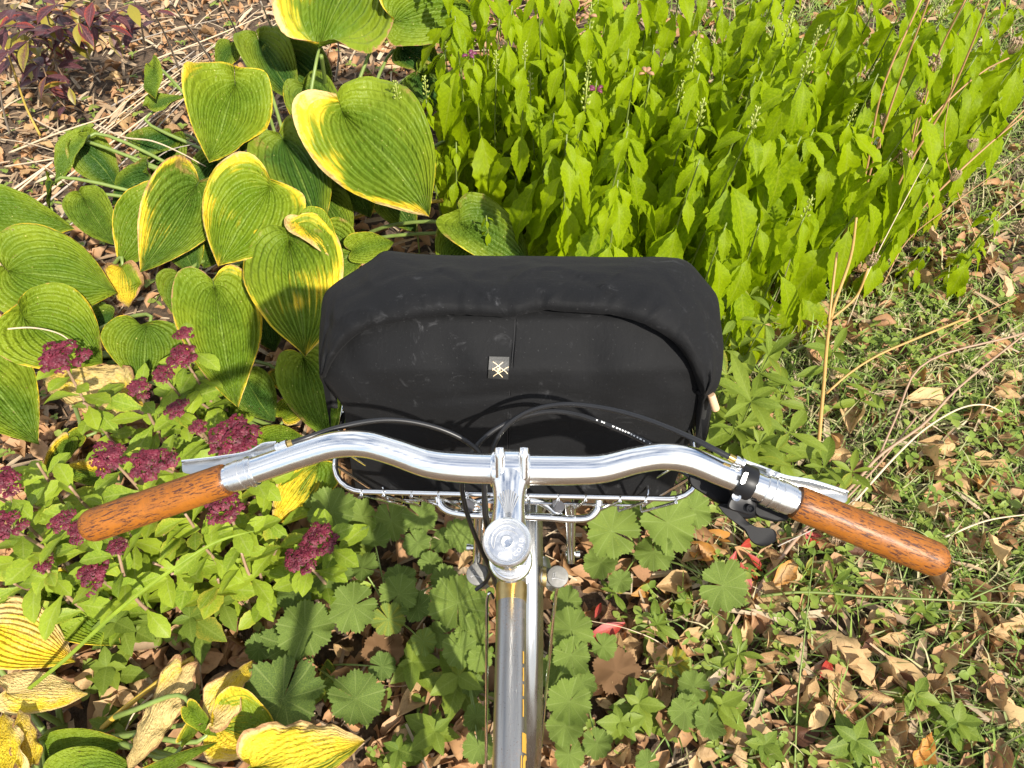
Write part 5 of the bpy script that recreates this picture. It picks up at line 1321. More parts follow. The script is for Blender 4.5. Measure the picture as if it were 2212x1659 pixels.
low = [(1420, 1350, .06, 7, 60, 0, 'bright rosette of smooth leaves right of the fender stay'), (1596, 1412, .06, 7, 66, 0, 'green rosette of smooth leaves below the red leaves'), (1380, 1520, .07, 4, 62, 1, 'goutweed sprig right of the bicycle'), (1340, 1560, .07, 4, 60, 1, 'pale goutweed sprig near the bottom right of the fender stay'),
       (1560, 1520, .08, 3, 66, 1, 'three pale rounded leaves on a long stalk in the litter'), (1650, 1610, .06, 5, 56, 1, 'dark green weed at the bottom right of centre'), (1850, 1600, .08, 4, 70, 1, 'broad leaved weed near the bottom right'), (1980, 1500, .06, 5, 50, 1, 'weed with notched leaves in the lower right grass'),
       (2070, 1560, .05, 5, 60, 1, 'weed at the right in front of reddish debris'), (1800, 1260, .06, 5, 72, 0, 'weed with pointed leaves below the right grip'), (1740, 1230, .05, 4, 66, 0, 'upright pointed weed just under the right grip'), (2000, 1320, .05, 5, 50, 0, 'weed near the yellow green stem at the right'),
       (410, 1335, .10, 4, 62, 1, 'goutweed sprig below the sedum, paler of the two'), (250, 1345, .11, 5, 62, 1, 'dark green goutweed sprig beside the lower left hosta'), (230, 1440, .09, 4, 62, 1, 'dark goutweed sprig between the yellow hosta leaves'), (480, 1300, .09, 3, 54, 1, 'light goutweed leaf trio under the sedum'),
       (890, 1430, .06, 4, 58, 1, 'small oval leaved weed among brown leaves left of the bicycle'), (990, 1460, .09, 3, 72, 1, 'glossy broad weed touching the left fender stay'), (940, 1580, .07, 4, 56, 1, 'weed with forked stalks near the bottom left of the bicycle'), (860, 1620, .06, 4, 52, 1, 'weed at the bottom beside the bleached hosta leaf'),
       (700, 1480, .05, 4, 46, 1, 'tiny weed between the two dark scalloped leaves'), (330, 1340, .06, 3, 50, 1, 'grey green weed leaf trio above the brown leaves'), (240, 1570, .06, 4, 50, 1, 'dark weed behind the shrivelled orange leaf'), (760, 1180, .06, 4, 40, 1, 'small weed in front of the lower sedum pair'),
       (1330, 1280, .05, 4, 46, 0, 'small pale weed below the right rack strut'), (1480, 1300, .05, 4, 40, 1, 'frilly light weed beside the big round leaf'), (1330, 640, .04, 3, 30, 1, 'hidden weed behind the bag')]
for u, v, z, n, l, kd, lb in low[:-1]: weed(u, v, z, n, l * (.82 if u > 1200 else 1), lb, kind=kd, tiers=2 if kd == 0 else 3, tone=ru(.2, .8), yel=ru(0, .3), up=ru(.3, .9) if kd == 0 else .3)

# red leaves of a small seedling below the shifter
RL = leaf_mesh('leaf', m_red, n=9, m=2, L=1, W=.34, shape=(.08, .45, .9, 1, .85, .5, .0), fold=.3, droop=.5, seed=5)
rt = thing('red_seedling', PZ(1600, 1250, 0), 'low seedling with bright red leaves below the black shifter', 'plant')
for (u, v, u2, v2) in ((1600, 1215, 1620, 1285), (1590, 1190, 1572, 1240), (1615, 1195, 1650, 1230), (1580, 1230, 1600, 1265), (1610, 1225, 1640, 1250), (1600, 1180, 1630, 1168)):
    a, b_ = PZ(u, v, .05), PZ(u2, v2, .03); put_leaf('leaf', RL, rt, a, b_ - a, (0, -.3, 1), (b_ - a).length * 1.15, lcol(ru(0, .5), ru(0, .3), ru(0, .7)), ru(-.4, .4))
for (u, v, u2, v2, lb) in ((1700, 1165, 1790, 1160, 'red fallen leaf under the inner end of the right grip'), (1770, 1470, 1805, 1415, 'crimson curled fallen leaf in the middle of the tan leaf pile'), (1350, 1345, 1265, 1385, 'pink striped fallen leaf right of the fork'), (1405, 1208, 1430, 1235, 'small rosy fallen leaf beside the scalloped leaves'), (1285, 1335, 1300, 1300, 'dull pink fallen leaf next to the pink striped one')):
    a, b_ = PZ(u, v, .03), PZ(u2, v2, .035)
    o = put_leaf('fallen_leaf', RL, None, a, b_ - a, (0, -.3, 1), (b_ - a).length, lcol(.1, .1, ru(0, .5))); tag(o, lb, 'leaf', 'red fallen leaves')

# ------------------------------------------------------------------ purple leaved shrub in the far left corner
PLf = leaf_mesh('leaf', m_shrub, n=8, m=2, L=1, W=.42, shape=(.08, .5, .92, 1, .8, .42, .0), fold=.25, droop=.5, seed=8)
rt = thing('purple_shrub', PZ(90, 150, 0), 'purple and olive leaved shrub in the far left corner', 'shrub')
off_s = Vector(rt.location)
for tip in ((30, 20, .5), (120, 10, .5), (200, 5, .48), (280, 10, .46), (340, 25, .4), (20, 110, .4), (60, 90, .42), (100, 165, .28), (150, 190, .22), (235, 55, .4), (75, 60, .46), (170, 50, .42), (0, 60, .45), (310, 60, .34), (255, 20, .45), (140, 230, .12)):
    T = PZ(*tip); B0 = off_s + Vector((ru(-.1, .1), ru(-.1, .1), 0))
    P = spline([B0, B0 * .5 + T * .5 + Vector((0, 0, .06)), T], 14)
    vf = tube(P, [.004 - .0024 * i / 13 for i in range(14)], 6); wobj('branch', vf[0], vf[1], m_stem_brown, rt)
    for k in range(11):
        p = Vector(P[13 - int(k * .8)]); a = ru(0, 6.28); el = ru(-.7, .3)
        put_leaf('leaf', PLf, rt, p, (math.cos(a) * math.cos(el), math.sin(a) * math.cos(el), math.sin(el)), (0, 0, 1), ru(.055, .10), lcol(ru(0, 1.1) if R_() < .5 else .0, ru(0, .5), ru(0, 1)))

# ------------------------------------------------------------------ dry stalks
def stalk(name, px, r, mat, label, cat='stalk', group=None, n=24, seg=7):
    P = [PZ(*q) for q in px]; rt_loc = P[0]
    vf = stube([(*p, r * (1 - .55 * i / max(1, len(P) - 1))) for i, p in enumerate(P)], 0, n, seg)
    o = link(name, mesh_from(name, [tuple(Vector(v) - rt_loc) for v in vf[0]], vf[1]), mat); o.location = rt_loc
    return tag(o, label, cat, group)
grey = [((390, 157, .06), (317, 0, .55), 'grey dry stalk leaning over the litter, leftmost of the tall ones'), ((467, 147, .1), (367, 3, .6), 'grey dry stalk beside the upright green leaf'), ((540, 150, .12), (473, -5, .6), 'pale dry stalk left of the shaded dark hosta leaf'),
        ((610, 260, .1), (553, 110, .35), 'brown jointed dry stalk over the dark hosta leaves'), ((660, 230, .12), (563, 3, .55), 'long grey dry stalk crossing the dark hosta leaves'), ((312, 95, .05), (290, 0, .4), 'thin straw stalk by the purple shrub'),
        ((125, 167, .05), (92, 0, .5), 'upright dry stalk with a bud scar in front of the purple shrub'), ((22, 290, .03), (0, 185, .3), 'dry stalk at the left edge'), ((725, 175, .1), (727, 60, .3), 'thin dry stalk beside the green petiole of the topmost leaf')]
for a, b_, lb in grey: stalk('dry_stalk', [a, ((a[0] + b_[0]) / 2 + ru(-6, 6), (a[1] + b_[1]) / 2, (a[2] + b_[2]) / 2), b_], .0042, m_straw_grey, lb, group='tall grey dry stalks')
stalk('yellow_stem', [(87, 293, .03), (57, 233, .12), (17, 117, .3), (-5, 70, .36)], .0045, simple('mustard_stem', (.42, .30, .06), .5), 'mustard yellow bare stem at the far left')
lay = [(20, 480, 640, 20), (60, 470, 480, 130), (0, 430, 330, 170), (150, 330, 470, 90), (120, 480, 420, 190), (200, 300, 560, 20), (90, 380, 300, 230), (180, 400, 420, 150), (10, 360, 190, 330), (60, 250, 190, 300), (130, 500, 330, 330), (0, 300, 130, 330), (330, 130, 620, 10), (240, 230, 420, 110), (30, 420, 210, 270), (260, 310, 400, 210),
       (300, 190, 520, 70), (20, 330, 240, 250), (420, 60, 480, 10), (250, 100, 480, 40), (165, 425, 330, 345), (50, 340, 150, 400)]
LMS = [(330, 250, 'right across the whole litter patch'), (270, 300, 'towards the middle hosta stems'), (165, 300, 'from the left edge upwards'), (310, 210, 'above the drooping hosta leaves'), (270, 335, 'beside the drooping hosta leaf'), (380, 160, 'up to the dark hosta leaves'), (195, 305, 'in the middle of the litter'), (100, 345, 'nearly flat at the left edge'), (125, 275, 'by the mustard yellow stem'), (230, 415, 'above the folded hosta leaf'), (65, 315, 'at the far left'),
       (475, 70, 'between the tall grey stalks'), (330, 170, 'below the upright green leaf'), (120, 345, 'over the left litter'), (410, 130, 'left of the topmost hosta leaf'), (450, 35, 'at the top edge'), (365, 70, 'under the tall grey stalks'), (250, 385, 'by the hosta petioles'), (100, 370, 'crossing another straw at the left')]
for k, (u0, v0, u1, v1) in enumerate(lay):
    z0, z1 = ru(.02, .05), ru(.04, .14)
    stalk('straw', [(u0, v0, z0), ((u0 + u1) / 2 + ru(-12, 12), (v0 + v1) / 2 + ru(-8, 8), (z0 + z1) / 2 + .02), (u1, v1, z1)], ru(.0018, .0038), (m_straw, m_straw_grey, m_straw)[k % 3], '%s straw lying slantwise %s' % ('grey' if k % 3 == 1 else 'pale', near((u0 + u1) / 2, (v0 + v1) / 2, LMS)), 'straw', 'straws lying at the upper left')
stalk('dry_stalk', [(205, 268, .30), (270, 297, .34), (330, 305, .36), (390, 330, .35), (445, 360, .33)], .0030, m_straw, 'bent dry flower stalk lying over the hosta stems at the left')
stalk('dry_stalk', [(240, 415, .2), (320, 355, .28), (365, 325, .32), (425, 310, .34)], .0024, m_straw_grey, 'thin grey twig crossing the hosta stems at the left')
stalk('dry_stalk', [(0, 712, .38), (70, 708, .39), (130, 722, .39), (165, 748, .38)], .0022, m_straw, 'thin pale twig resting on the hosta leaf at the left edge')

# wild carrot: tan stalks with nests of seed
def seed_head(seed):
    rs = random.Random(seed); parts = []
    for k in range(26):
        a = k * 2.399; tl = .35 + .65 * (k / 26); d = Vector((math.cos(a) * tl, math.sin(a) * tl, 1)).normalized()
        P = [Vector((0, 0, 0)), d * .012, d * .022 + Vector((0, 0, .004)), Vector((d.x * .016, d.y * .016, .032 + rs.uniform(-.004, .004)))]
        parts.append(stube([(*p, .0006) for p in P], 0, 6, 4))
        parts.append(lathe(P[-1] - Vector((0, 0, .003)), (rs.uniform(-.5, .5), rs.uniform(-.5, .5), 1), [(0, .0005), (.0025, .0023), (.005, .0021), (.0075, .0004)], 5))
    me = mesh_from('seed_head', *join(*parts)); me.materials.append(m_seed); return me
SHD = [seed_head(k) for k in range(3)]
def carrot(label, main, branches=(), heads=(), r=.0036, mat=None, name='dry_wild_carrot'):
    P = [PZ(*q) for q in main]; rt = thing(name, P[0], label, 'stalk', 'dry wild carrot stalks')
    vf = stube([(*p, r * (1 - .5 * i / (len(P) - 1))) for i, p in enumerate(P)], 0, 26, 8); wobj('stem', vf[0], vf[1], mat or m_straw_tan, rt)
    for br in branches:
        vf = stube([(*PZ(*q), r * .55) for q in br], 0, 14, 6); wobj('branch', vf[0], vf[1], mat or m_straw_tan, rt)
    for (u, v, z, s) in heads:
        p = PZ(u, v, z); link('seed_head', SHD[int(ru(0, 2.99))], None, rt, Matrix.Translation(p - P[0]) @ Matrix.Rotation(ru(0, 6), 4, 'Z') @ Matrix.Rotation(ru(-.6, .6), 4, 'X') @ Matrix.Scale(s * 1.0, 4))
    return rt
carrot('left of two close parallel tan stalks rising to the top edge', [(1808, 545, .12), (1865, 393, .35), (1908, 187, .62), (1994, -10, .8)], [[(1865, 393, .35), (1930, 345, .4), (2040, 225, .5), (2130, 150, .55), (2180, 125, .58)]], [(2180, 118, .58, 1.15)])
carrot('right of two close parallel tan stalks, with a nest seed head', [(1841, 550, .10), (1881, 367, .38), (1948, 160, .64), (2010, -10, .82)], [[(1841, 548, .1), (1812, 400, .3), (1818, 300, .42), (1850, 262, .46)], [(1900, 320, .45), (1905, 290, .48)]], [(1866, 240, .47, 1.2), (1907, 273, .5, .8)])
carrot('dark brown stalk with frayed seed heads right of the parallel stalks', [(1878, 560, .08), (1951, 377, .36), (2041, 227, .55), (2091, 117, .68), (2140, -10, .82)], [[(1960, 360, .38), (1985, 240, .52), (2030, 110, .66), (2090, -10, .8)], [(1951, 377, .36), (1990, 250, .5), (2012, 170, .58)]], [(2015, 155, .6, 1.3), (1985, 215, .54, .9), (1950, 360, .38, 1.3), (1935, 345, .36, 1.0)])
carrot('stalk slanting to the right edge below the frayed seed heads', [(1885, 560, .06), (2041, 400, .28), (2150, 300, .38), (2225, 240, .44)], [[(2150, 300, .38), (2180, 270, .44), (2215, 235, .47)]], [(2098, 330, .36, .95), (2055, 393, .30, .9)])
carrot('stout yellowish stalk standing right of the weeds', [(1765, 1000, .0), (1778, 846, .14), (1795, 686, .30), (1838, 553, .42), (1850, 470, .5)], [[(1785, 850, .14), (1830, 810, .16), (1891, 770, .18), (1975, 733, .2), (2080, 690, .2)], [(1790, 700, .3), (1800, 610, .36), (1808, 545, .4)], [(1795, 690, .3), (1850, 640, .33), (1875, 580, .4)]], [(1875, 575, .4, .9)], r=.0052, mat=simple('ochre_stem', (.40, .24, .07), .55, 0, 30, .3))
carrot('thick pinkish tan stalk running from under the right grip to the right edge', [(1598, 1324, .02), (1739, 1142, .05), (1838, 1053, .08), (1898, 986, .10), (1995, 916, .13), (2061, 846, .16), (2225, 712, .22)], [[(1901, 980, .1), (1940, 890, .14), (1975, 806, .18), (2025, 770, .2), (2191, 726, .22), (2225, 715, .22)], [(1830, 1075, .08), (1900, 1000, .09), (1980, 900, .12)]], [(2198, 507, .2, 1.3)], r=.0050, mat=m_stem_pink)
carrot('thin pale stalk crossing the thick pinkish one at the right', [(1840, 1090, .05), (1935, 985, .1), (2000, 925, .12), (2080, 880, .13), (2130, 875, .12), (2165, 890, .1)], [], [(1800, 1175, .04, 1.0)], r=.0030, mat=m_straw)
for px, lb in (([(1705, 300, .2), (1750, 180, .4), (1795, 67, .55)], 'thin brown stalk slanting through the middle of the stand'), ([(1670, 180, .35), (1700, 110, .45), (1730, 60, .55)], 'short pale dry twig in the middle of the stand'), ([(2130, 560, .05), (2070, 420, .2), (2040, 300, .4), (2060, 160, .55)], 'thin curving brown stalk at the right fringe'),
               ([(1905, 620, .02), (1960, 520, .12), (2060, 440, .22), (2212, 330, .3)], 'thin brown stalk running below the slanting stalk'), ([(1830, 700, .05), (1870, 600, .2), (1930, 480, .32), (2010, 330, .45)], 'thin tan stalk crossing the parallel stalks'), ([(2225, 420, .3), (2150, 480, .22), (2060, 560, .1)], 'thin dry stalk by the right edge under the fringe'),
               ([(1770, 640, .05), (1765, 560, .2), (1775, 440, .35)], 'pale greenish dry stem left of the parallel stalks'), ([(1985, 760, .05), (2080, 700, .1), (2200, 640, .12)], 'thin brown twig in the grass at the right'), ([(1640, 720, .1), (1690, 610, .25), (1720, 520, .34)], 'whitish aster stem right of the bag')):
    stalk('dry_stalk', px, .0021, m_straw_tan if 'brown' in lb else m_straw, lb)
for px, r, mat, lb in (([(1643, 1288, .05), (1730, 1279, .07), (1900, 1290, .09), (2080, 1298, .1), (2225, 1308, .1)], .0036, m_stem_green, 'yellow green stem lying across the grass below the right grip'),
                       ([(1716, 1665, .02), (1724, 1500, .05), (1735, 1400, .08), (1748, 1280, .1), (1759, 1183, .1)], .0020, m_petiole, 'thin upright pale green stem in front of the tan leaf pile'),
                       ([(2090, 1296, .1), (2150, 1270, .11), (2225, 1240, .12)], .0022, m_stem_green, 'fine green side stem at the right edge'), ([(1830, 1480, .03), (1920, 1500, .04), (2060, 1520, .04), (2150, 1535, .04)], .0024, m_stem_green, 'green runner stem in the lower right'),
                       ([(1400, 1250, .03), (1480, 1290, .05), (1560, 1330, .04)], .0014, m_stem_brown, 'fine brown twig beside the big round leaf'), ([(1680, 1180, .05), (1780, 1130, .07), (1850, 1075, .08)], .0016, m_straw_grey, 'thin grey twig under the right grip'),
                       ([(1480, 1470, .02), (1440, 1400, .04), (1360, 1360, .05), (1270, 1340, .04)], .0016, m_straw, 'thin straw arching right of the fork'), ([(2040, 1160, .04), (2130, 1125, .06), (2225, 1110, .06)], .0028, m_straw, 'whitish straw right of the right grip'),
                       ([(640, 1400, .03), (600, 1440, .05), (520, 1480, .04)], .0022, m_stem_brown, 'brown twig between the dark scalloped leaf and the curled hosta leaf'), ([(330, 1500, .06), (290, 1540, .08), (262, 1600, .06)], .0022, m_straw, 'curved white straw beside the shrivelled orange leaf'),
                       ([(560, 1330, .02), (580, 1290, .03), (608, 1240, .05)], .0026, m_stem_brown, 'brown twig below the sedum pair'), ([(230, 1260, .1), (238, 1320, .08), (236, 1375, .05)], .0018, m_straw, 'dry hanging straw in front of the striped green leaf'),
                       ([(560, 1335, .02), (450, 1245, .06), (400, 1230, .08)], .0022, m_stem_brown, 'brown twig under the lowest sedum leaves'), ([(950, 1440, .02), (880, 1480, .04), (820, 1480, .03)], .0014, m_stem_brown, 'wiry brown runner left of the bicycle'),
                       ([(95, 1560, .02), (100, 1610, .06), (97, 1670, .1)], .0040, m_black_plastic, 'thin dark garden wire at the lower left')):
    stalk('loose_stem', px, r, mat, lb, 'stem')

# ------------------------------------------------------------------ white asters
def aster_me():
    parts = []
    for k in range(13):
        a = k / 13 * 6.283; d = Vector((math.cos(a), math.sin(a), .12)); s = Vector((-math.sin(a), math.cos(a), 0)) * .0011
        parts.append(([d * .002 - s * .6, d * .002 + s * .6, d * .0085 + s * 1.2, d * .0105, d * .0085 - s * 1.2], [(0, 1, 2, 3, 4)]))
    return mesh_from('flower', *join(*parts))
AM = aster_me(); AM.materials.append(m_white)
AD = mesh_from('disc', *lathe((0, 0, -.0005), (0, 0, 1), [(0, .0028), (.0015, .0026), (.0024, .0012)], 8)); AD.materials.append(m_yellow)
for base_px, fl, lb in (((1740, 620), [(1725, 380, .32), (1790, 412, .3), (1695, 467, .25)], 'white aster spray nearest the bag'), ((1800, 600), [(1795, 380, .34), (1823, 363, .35), (1788, 440, .28)], 'white aster spray left of the two parallel stalks'),
                        ((1850, 580), [(1897, 345, .38), (1896, 303, .42), (1883, 250, .46)], 'white aster spray between the two parallel stalks'), ((1930, 560), [(1945, 240, .46), (1900, 213, .5), (1983, 210, .48)], 'white aster spray among the frayed seed heads')):
    B0 = PZ(base_px[0], base_px[1], 0); rt = thing('white_aster', B0, lb, 'flower', 'white aster sprays')
    mid = PZ(base_px[0] + 15, base_px[1] - 90, .15)
    vf = stube([(*B0, .0018), (*mid, .0014)], 0, 8, 5); wobj('stem', vf[0], vf[1], m_stem_green, rt)
    for q in fl:
        p = PZ(*q); vf = stube([(*mid, .0012), (*(mid * .4 + p * .6 + Vector((0, 0, .01))), .001), (*p, .0008)], 0, 8, 5); wobj('branch', vf[0], vf[1], m_stem_green, rt)
        mw = Matrix.Translation(p - B0) @ ((CP - p).normalized() + Vector((ru(-.4, .4), ru(-.4, .4), .3))).to_track_quat('Z', 'Y').to_matrix().to_4x4() @ Matrix.Scale(1.35, 4)
        f_ = link('flower', AM, None, rt, mw); link('disc', AD, None, f_)

# ------------------------------------------------------------------ fallen leaves
DLv = []
for i, (w, sh, dr, cu, tw, fo) in enumerate(((.46, (.05, .45, .85, 1, .85, .5, .0), 1.0, .7, .3, .3), (.55, (.05, .5, .95, 1, .8, .4, .0), .6, 1.0, -.5, .2), (.46, (.1, .5, .9, 1, .9, .6, .0), 1.7, .4, .5, .5), (.64, (.1, .7, 1, .95, .8, .45, .0), .8, -.6, .2, .1),
                                             (.36, (.06, .4, .8, 1, .9, .55, .0), 1.6, 2.0, -.9, .2), (.55, (.1, .6, 1, 1, .75, .35, .0), -.8, .7, .4, .3), (.45, (.05, .5, .9, 1, .85, .5, .0), .3, .3, .1, .4), (.5, (.05, .6, 1, .9, .9, .5, .0), 1.9, 1.2, 1.2, .1))):
    DLv.append(leaf_mesh('fallen_leaf', m_dry, n=13, m=4, L=1, W=w, shape=sh, fold=fo, droop=dr, droop_p=1.0, curl=cu, twist=tw, wave=.3, seed=80 + i, crumple=.5))
n_fl = 0
def fallen(u, v, lpx, ang, tone, yel, brn, label, z=None, var=None, group='fallen brown leaves'):
    p = PZ(u, v, z if z is not None else ru(.022, .05)); s = lpx * depth_of(p) / FPX; a = rad(ang); el = ru(-.1, .35)
    xd = Vector((math.cos(a) * math.cos(el), math.sin(a) * math.cos(el), math.sin(el)))
    me = DLv[var if var is not None else int(ru(0, 7.99))]
    o = put_leaf('fallen_leaf', me, None, p - xd * s * .5, xd, (ru(-.4, .4), ru(-.6, .1), 1), s, lcol(yel, brn, tone), ru(-.5, .5))
    return tag(o, label, 'leaf', group)
named = [(1820, 1390, 130, 150, .25, 0, .1, 'large freckled tan leaf on top of the leaf pile at the right', 3), (1815, 1500, 130, -80, .05, 0, .0, 'long pale curled leaf hanging from the leaf pile', 0), (1855, 1440, 110, -50, .1, 0, 0, 'broad pale tan leaf right of the crimson leaf', 6), (1965, 1470, 130, -55, .0, 0, 0, 'creamy pointed leaf right of the leaf pile', 6),
         (1590, 1560, 80, 20, .3, .35, 0, 'rounded orange tan leaf beside the three pale leaves', 3), (1630, 1610, 130, -20, .45, .1, 0, 'wide brown leaf at the bottom below the rounded orange leaf', 3), (1985, 1615, 86, 60, .35, .7, 0, 'orange leaf near the bottom right', 5), (1365, 1350, 150, 40, .75, 0, .5, 'big crumpled brown leaf right of the fork', 3),
         (2185, 1365, 110, 0, .1, 0, 0, 'long tan leaf at the right edge above the grass', 0), (2060, 1445, 90, 30, .3, .3, 0, 'curled orange brown leaf in the lower right grass', 2), (1395, 1272, 70, 20, .4, .6, .0, 'orange curled leaf beside the yellow stem', 2), (1560, 1320, 90, 80, .45, 0, .1, 'brown curled leaf next to the green rosette', 4),
         (1500, 1195, 70, 30, .25, .1, 0, 'pale tan leaf under the shifter', 0), (2010, 862, 110, 0, .05, .35, 0, 'large buff leaf lying on the thick pinkish stalk', 6), (1850, 900, 90, 60, .1, 0, 0, 'wrinkled buff leaf in the grass right of the stout stalk', 1), (2030, 985, 90, 70, .2, 0, 0, 'curled tan leaf, upper of the group by the grass at right', 2),
         (2060, 1030, 80, -60, .05, 0, 0, 'pale tan leaf in the middle of the group by the grass', 6), (2130, 1000, 100, -10, .3, 0, 0, 'long curled leaf at the right of the group by the grass', 4), (2105, 1045, 80, -40, .35, 0, 0, 'twisted leaf at the lower right of the group by the grass', 7), (1720, 1250, 80, 10, .1, .1, 0, 'cream leaf below the middle of the right grip', 0),
         (320, 1470, 105, 70, .2, .1, .1, 'big mottled tan leaf in the lower left litter', 3), (275, 1510, 60, -30, .25, .1, 0, 'smaller tan leaf left of the mottled one', 6), (240, 1535, 80, 40, .15, 0, 0, 'cupped pale leaf above the shrivelled hosta leaf', 5), (300, 1400, 60, 0, .8, 0, .5, 'dark brown leaf below the goutweed', 2),
         (560, 1310, 110, -20, .35, .2, 0, 'rusty leaf under the sedum', 3), (585, 1440, 100, 75, .7, 0, .5, 'dark mahogany leaf beside the scalloped leaf', 0), (900, 1500, 120, 50, .3, .2, .05, 'long tan curled leaf left of the bicycle', 0), (1035, 1345, 40, 80, .2, 0, 0, 'small curled leaf against the left fender stay', 2),
         (880, 1590, 80, 20, .3, .1, 0, 'tan leaf with dark spots near the bottom left of the bicycle', 3), (1010, 1200, 70, 60, .3, .25, 0, 'curled tan leaf under the black cables', 2), (950, 1245, 80, 20, .35, .2, 0, 'folded leaf left of the fork', 4), (60, 1410, 110, 60, .3, .1, .1, 'bundle like curled tan leaf on the yellow hosta leaf', 2),
         (30, 1385, 100, 20, .2, .1, 0, 'flat tan leaf on the yellow hosta leaf at the left edge', 6), (90, 1450, 90, -30, .45, 0, .2, 'twisted brown leaf below the yellow hosta leaf', 4), (570, 1490, 80, 80, .5, .1, .1, 'pinkish brown curled leaf above the darkest scalloped leaf', 4), (440, 1610, 70, 60, .4, 0, .1, 'curled brown leaf between the two lower hosta leaves', 2)]
for u, v, l, a, t, y_, b_, lb, vr in named: fallen(u, v, l, a, t, y_, b_, lb, var=vr)
tonew = ('pale tan', 'tan', 'brown')
def zone(u, v):
    if v > 1180 and u > 1180: return 'in the lower right litter'
    if u > 1560: return 'in the grass at the right'
    if v < 520 and u < 720: return 'in the litter at the upper left'
    return 'in the litter at the lower left'
LMK = [(1290, 1230, 'right of the fork crown'), (1300, 1400, 'beside the pale scalloped leaves'), (1280, 1580, 'near the bottom beside the fender stay'), (1430, 1250, 'below the yellowing scalloped leaves'), (1420, 1360, 'around the bright rosette'), (1400, 1480, 'above the goutweed sprig right of the bicycle'), (1420, 1620, 'at the bottom edge right of the bicycle'),
       (1590, 1180, 'under the thumb lever'), (1600, 1330, 'below the red seedling'), (1590, 1440, 'around the lower rosette'), (1580, 1600, 'at the bottom edge below the three pale leaves'), (1740, 1330, 'beside the thin upright stem'), (1780, 1440, 'in the leaf pile'), (1760, 1600, 'at the bottom edge below the leaf pile'),
       (1880, 1250, 'just below the right grip'), (1900, 1380, 'right of the leaf pile'), (1930, 1560, 'by the orange leaf near the bottom right'), (2060, 1270, 'at the end of the right grip'), (2080, 1420, 'in the lower right grass'), (2180, 1300, 'at the right edge by the green stem'), (2170, 1560, 'in the bottom right corner'),
       (1740, 620, 'at the foot of the asters'), (1760, 900, 'around the stout yellowish stalk'), (1850, 780, 'between the stout stalk and the curved stalk'), (1960, 620, 'below the slanting stalk'), (2150, 600, 'at the right edge below the stand'), (1990, 850, 'beside the large buff leaf'), (2150, 800, 'at the right edge by the pinkish stalk'), (2080, 1010, 'in the leaf group by the grass'), (1900, 1060, 'above the right grip'), (2180, 1150, 'at the right edge level with the grip'),
       (60, 80, 'under the purple shrub'), (200, 120, 'right of the purple shrub'), (330, 60, 'among the grey stalks at the top'), (100, 230, 'by the mustard yellow stem'), (250, 230, 'among the slanting straws'), (60, 360, 'at the left edge below the straws'), (200, 380, 'left of the folded hosta leaf'), (400, 140, 'by the upright green leaf at the upper left'), (400, 330, 'between the hosta leaves'),
       (220, 1300, 'by the striped green hosta leaf'), (330, 1420, 'around the mottled tan leaf'), (470, 1350, 'under the goutweed'), (560, 1420, 'left of the dark scalloped leaf'), (240, 1620, 'in the lower left corner'), (520, 1640, 'between the lower hosta leaves'), (720, 1420, 'between the scalloped leaves'), (700, 1600, 'above the bleached hosta leaf'), (860, 1500, 'left of the bicycle'), (980, 1340, 'beside the left fender stay'), (920, 1630, 'at the bottom edge left of the bicycle')]
def rand_leaf(u0, u1, v0, v1, cnt, l0, l1):
    for _ in range(cnt):
        u, v = ru(u0, u1), ru(v0, v1); t = min(1, max(0, random.gauss(.36, .3))); y_ = ru(0, .6) if R_() < .3 else 0; b_ = ru(.3, .8) if R_() < .18 else 0
        fallen(u, v, ru(l0, l1), ru(0, 360), t, y_, b_, '%s %s fallen leaf %s' % ('orange tinged' if y_ > .3 else 'dark blotched' if b_ else 'curled', tonew[min(2, int(t * 3))], near(u, v, LMK)))
rand_leaf(1250, 1900, 1190, 1659, 84, 40, 94); rand_leaf(1900, 2230, 1190, 1659, 36, 40, 90); rand_leaf(1700, 2230, 560, 1180, 52, 38, 86)
rand_leaf(1540, 1740, 1130, 1330, 14, 45, 80); rand_leaf(40, 450, 40, 420, 50, 22, 44); rand_leaf(180, 1050, 1260, 1659, 36, 40, 85)

# ------------------------------------------------------------------ uncounted litter, grass and ground cover
def island_leaf(name, cols, rough=.6, transl=.2, bs=120):
    M = Mat(name); g = M.n('NewGeometry').outputs['Random Per Island']; tc = M.n('TexCoord').outputs['Object']
    rp = M.n('ValToRGB', None, Fac=g); cr = rp.color_ramp; cr.interpolation = 'LINEAR'
    for i, c in enumerate(cols):
        e = cr.elements[i] if i < 2 else cr.elements.new(.5)
        e.position = i / (len(cols) - 1); e.color = (*c, 1)
    n_ = M.noise(tc, bs, 3)
    c = M.mix(M.math('MULTIPLY', M.step(n_, .45, .8), .35), rp.outputs[0], (0.12, 0.08, 0.045))
    return leaf_finish(M, c, rough, transl, M.bump(n_, .4, .001), None, .25)
def ramp_cols(cols):
    return cols
m_litter = island_leaf('leaf_litter', [(0.56, 0.36, 0.20), (0.30, 0.16, 0.08), (0.46, 0.26, 0.12), (0.16, 0.085, 0.05), (0.52, 0.33, 0.18), (0.40, 0.22, 0.11)])
m_grass = island_leaf('grass', [(0.19, 0.30, 0.055), (0.29, 0.40, 0.085), (0.13, 0.23, 0.045), (0.24, 0.35, 0.07), (0.32, 0.42, 0.11), (0.54, 0.47, 0.26)], .5, .3, 60)
m_cover = island_leaf('clover', [(0.15, 0.23, 0.035), (0.22, 0.30, 0.05), (0.09, 0.16, 0.035), (0.26, 0.32, 0.06)], .5, .3, 60)
m_chips = island_leaf('straw_chips', [(0.45, 0.33, 0.20), (0.25, 0.16, 0.09), (0.36, 0.22, 0.11), (0.52, 0.42, 0.28)], .7, .1)
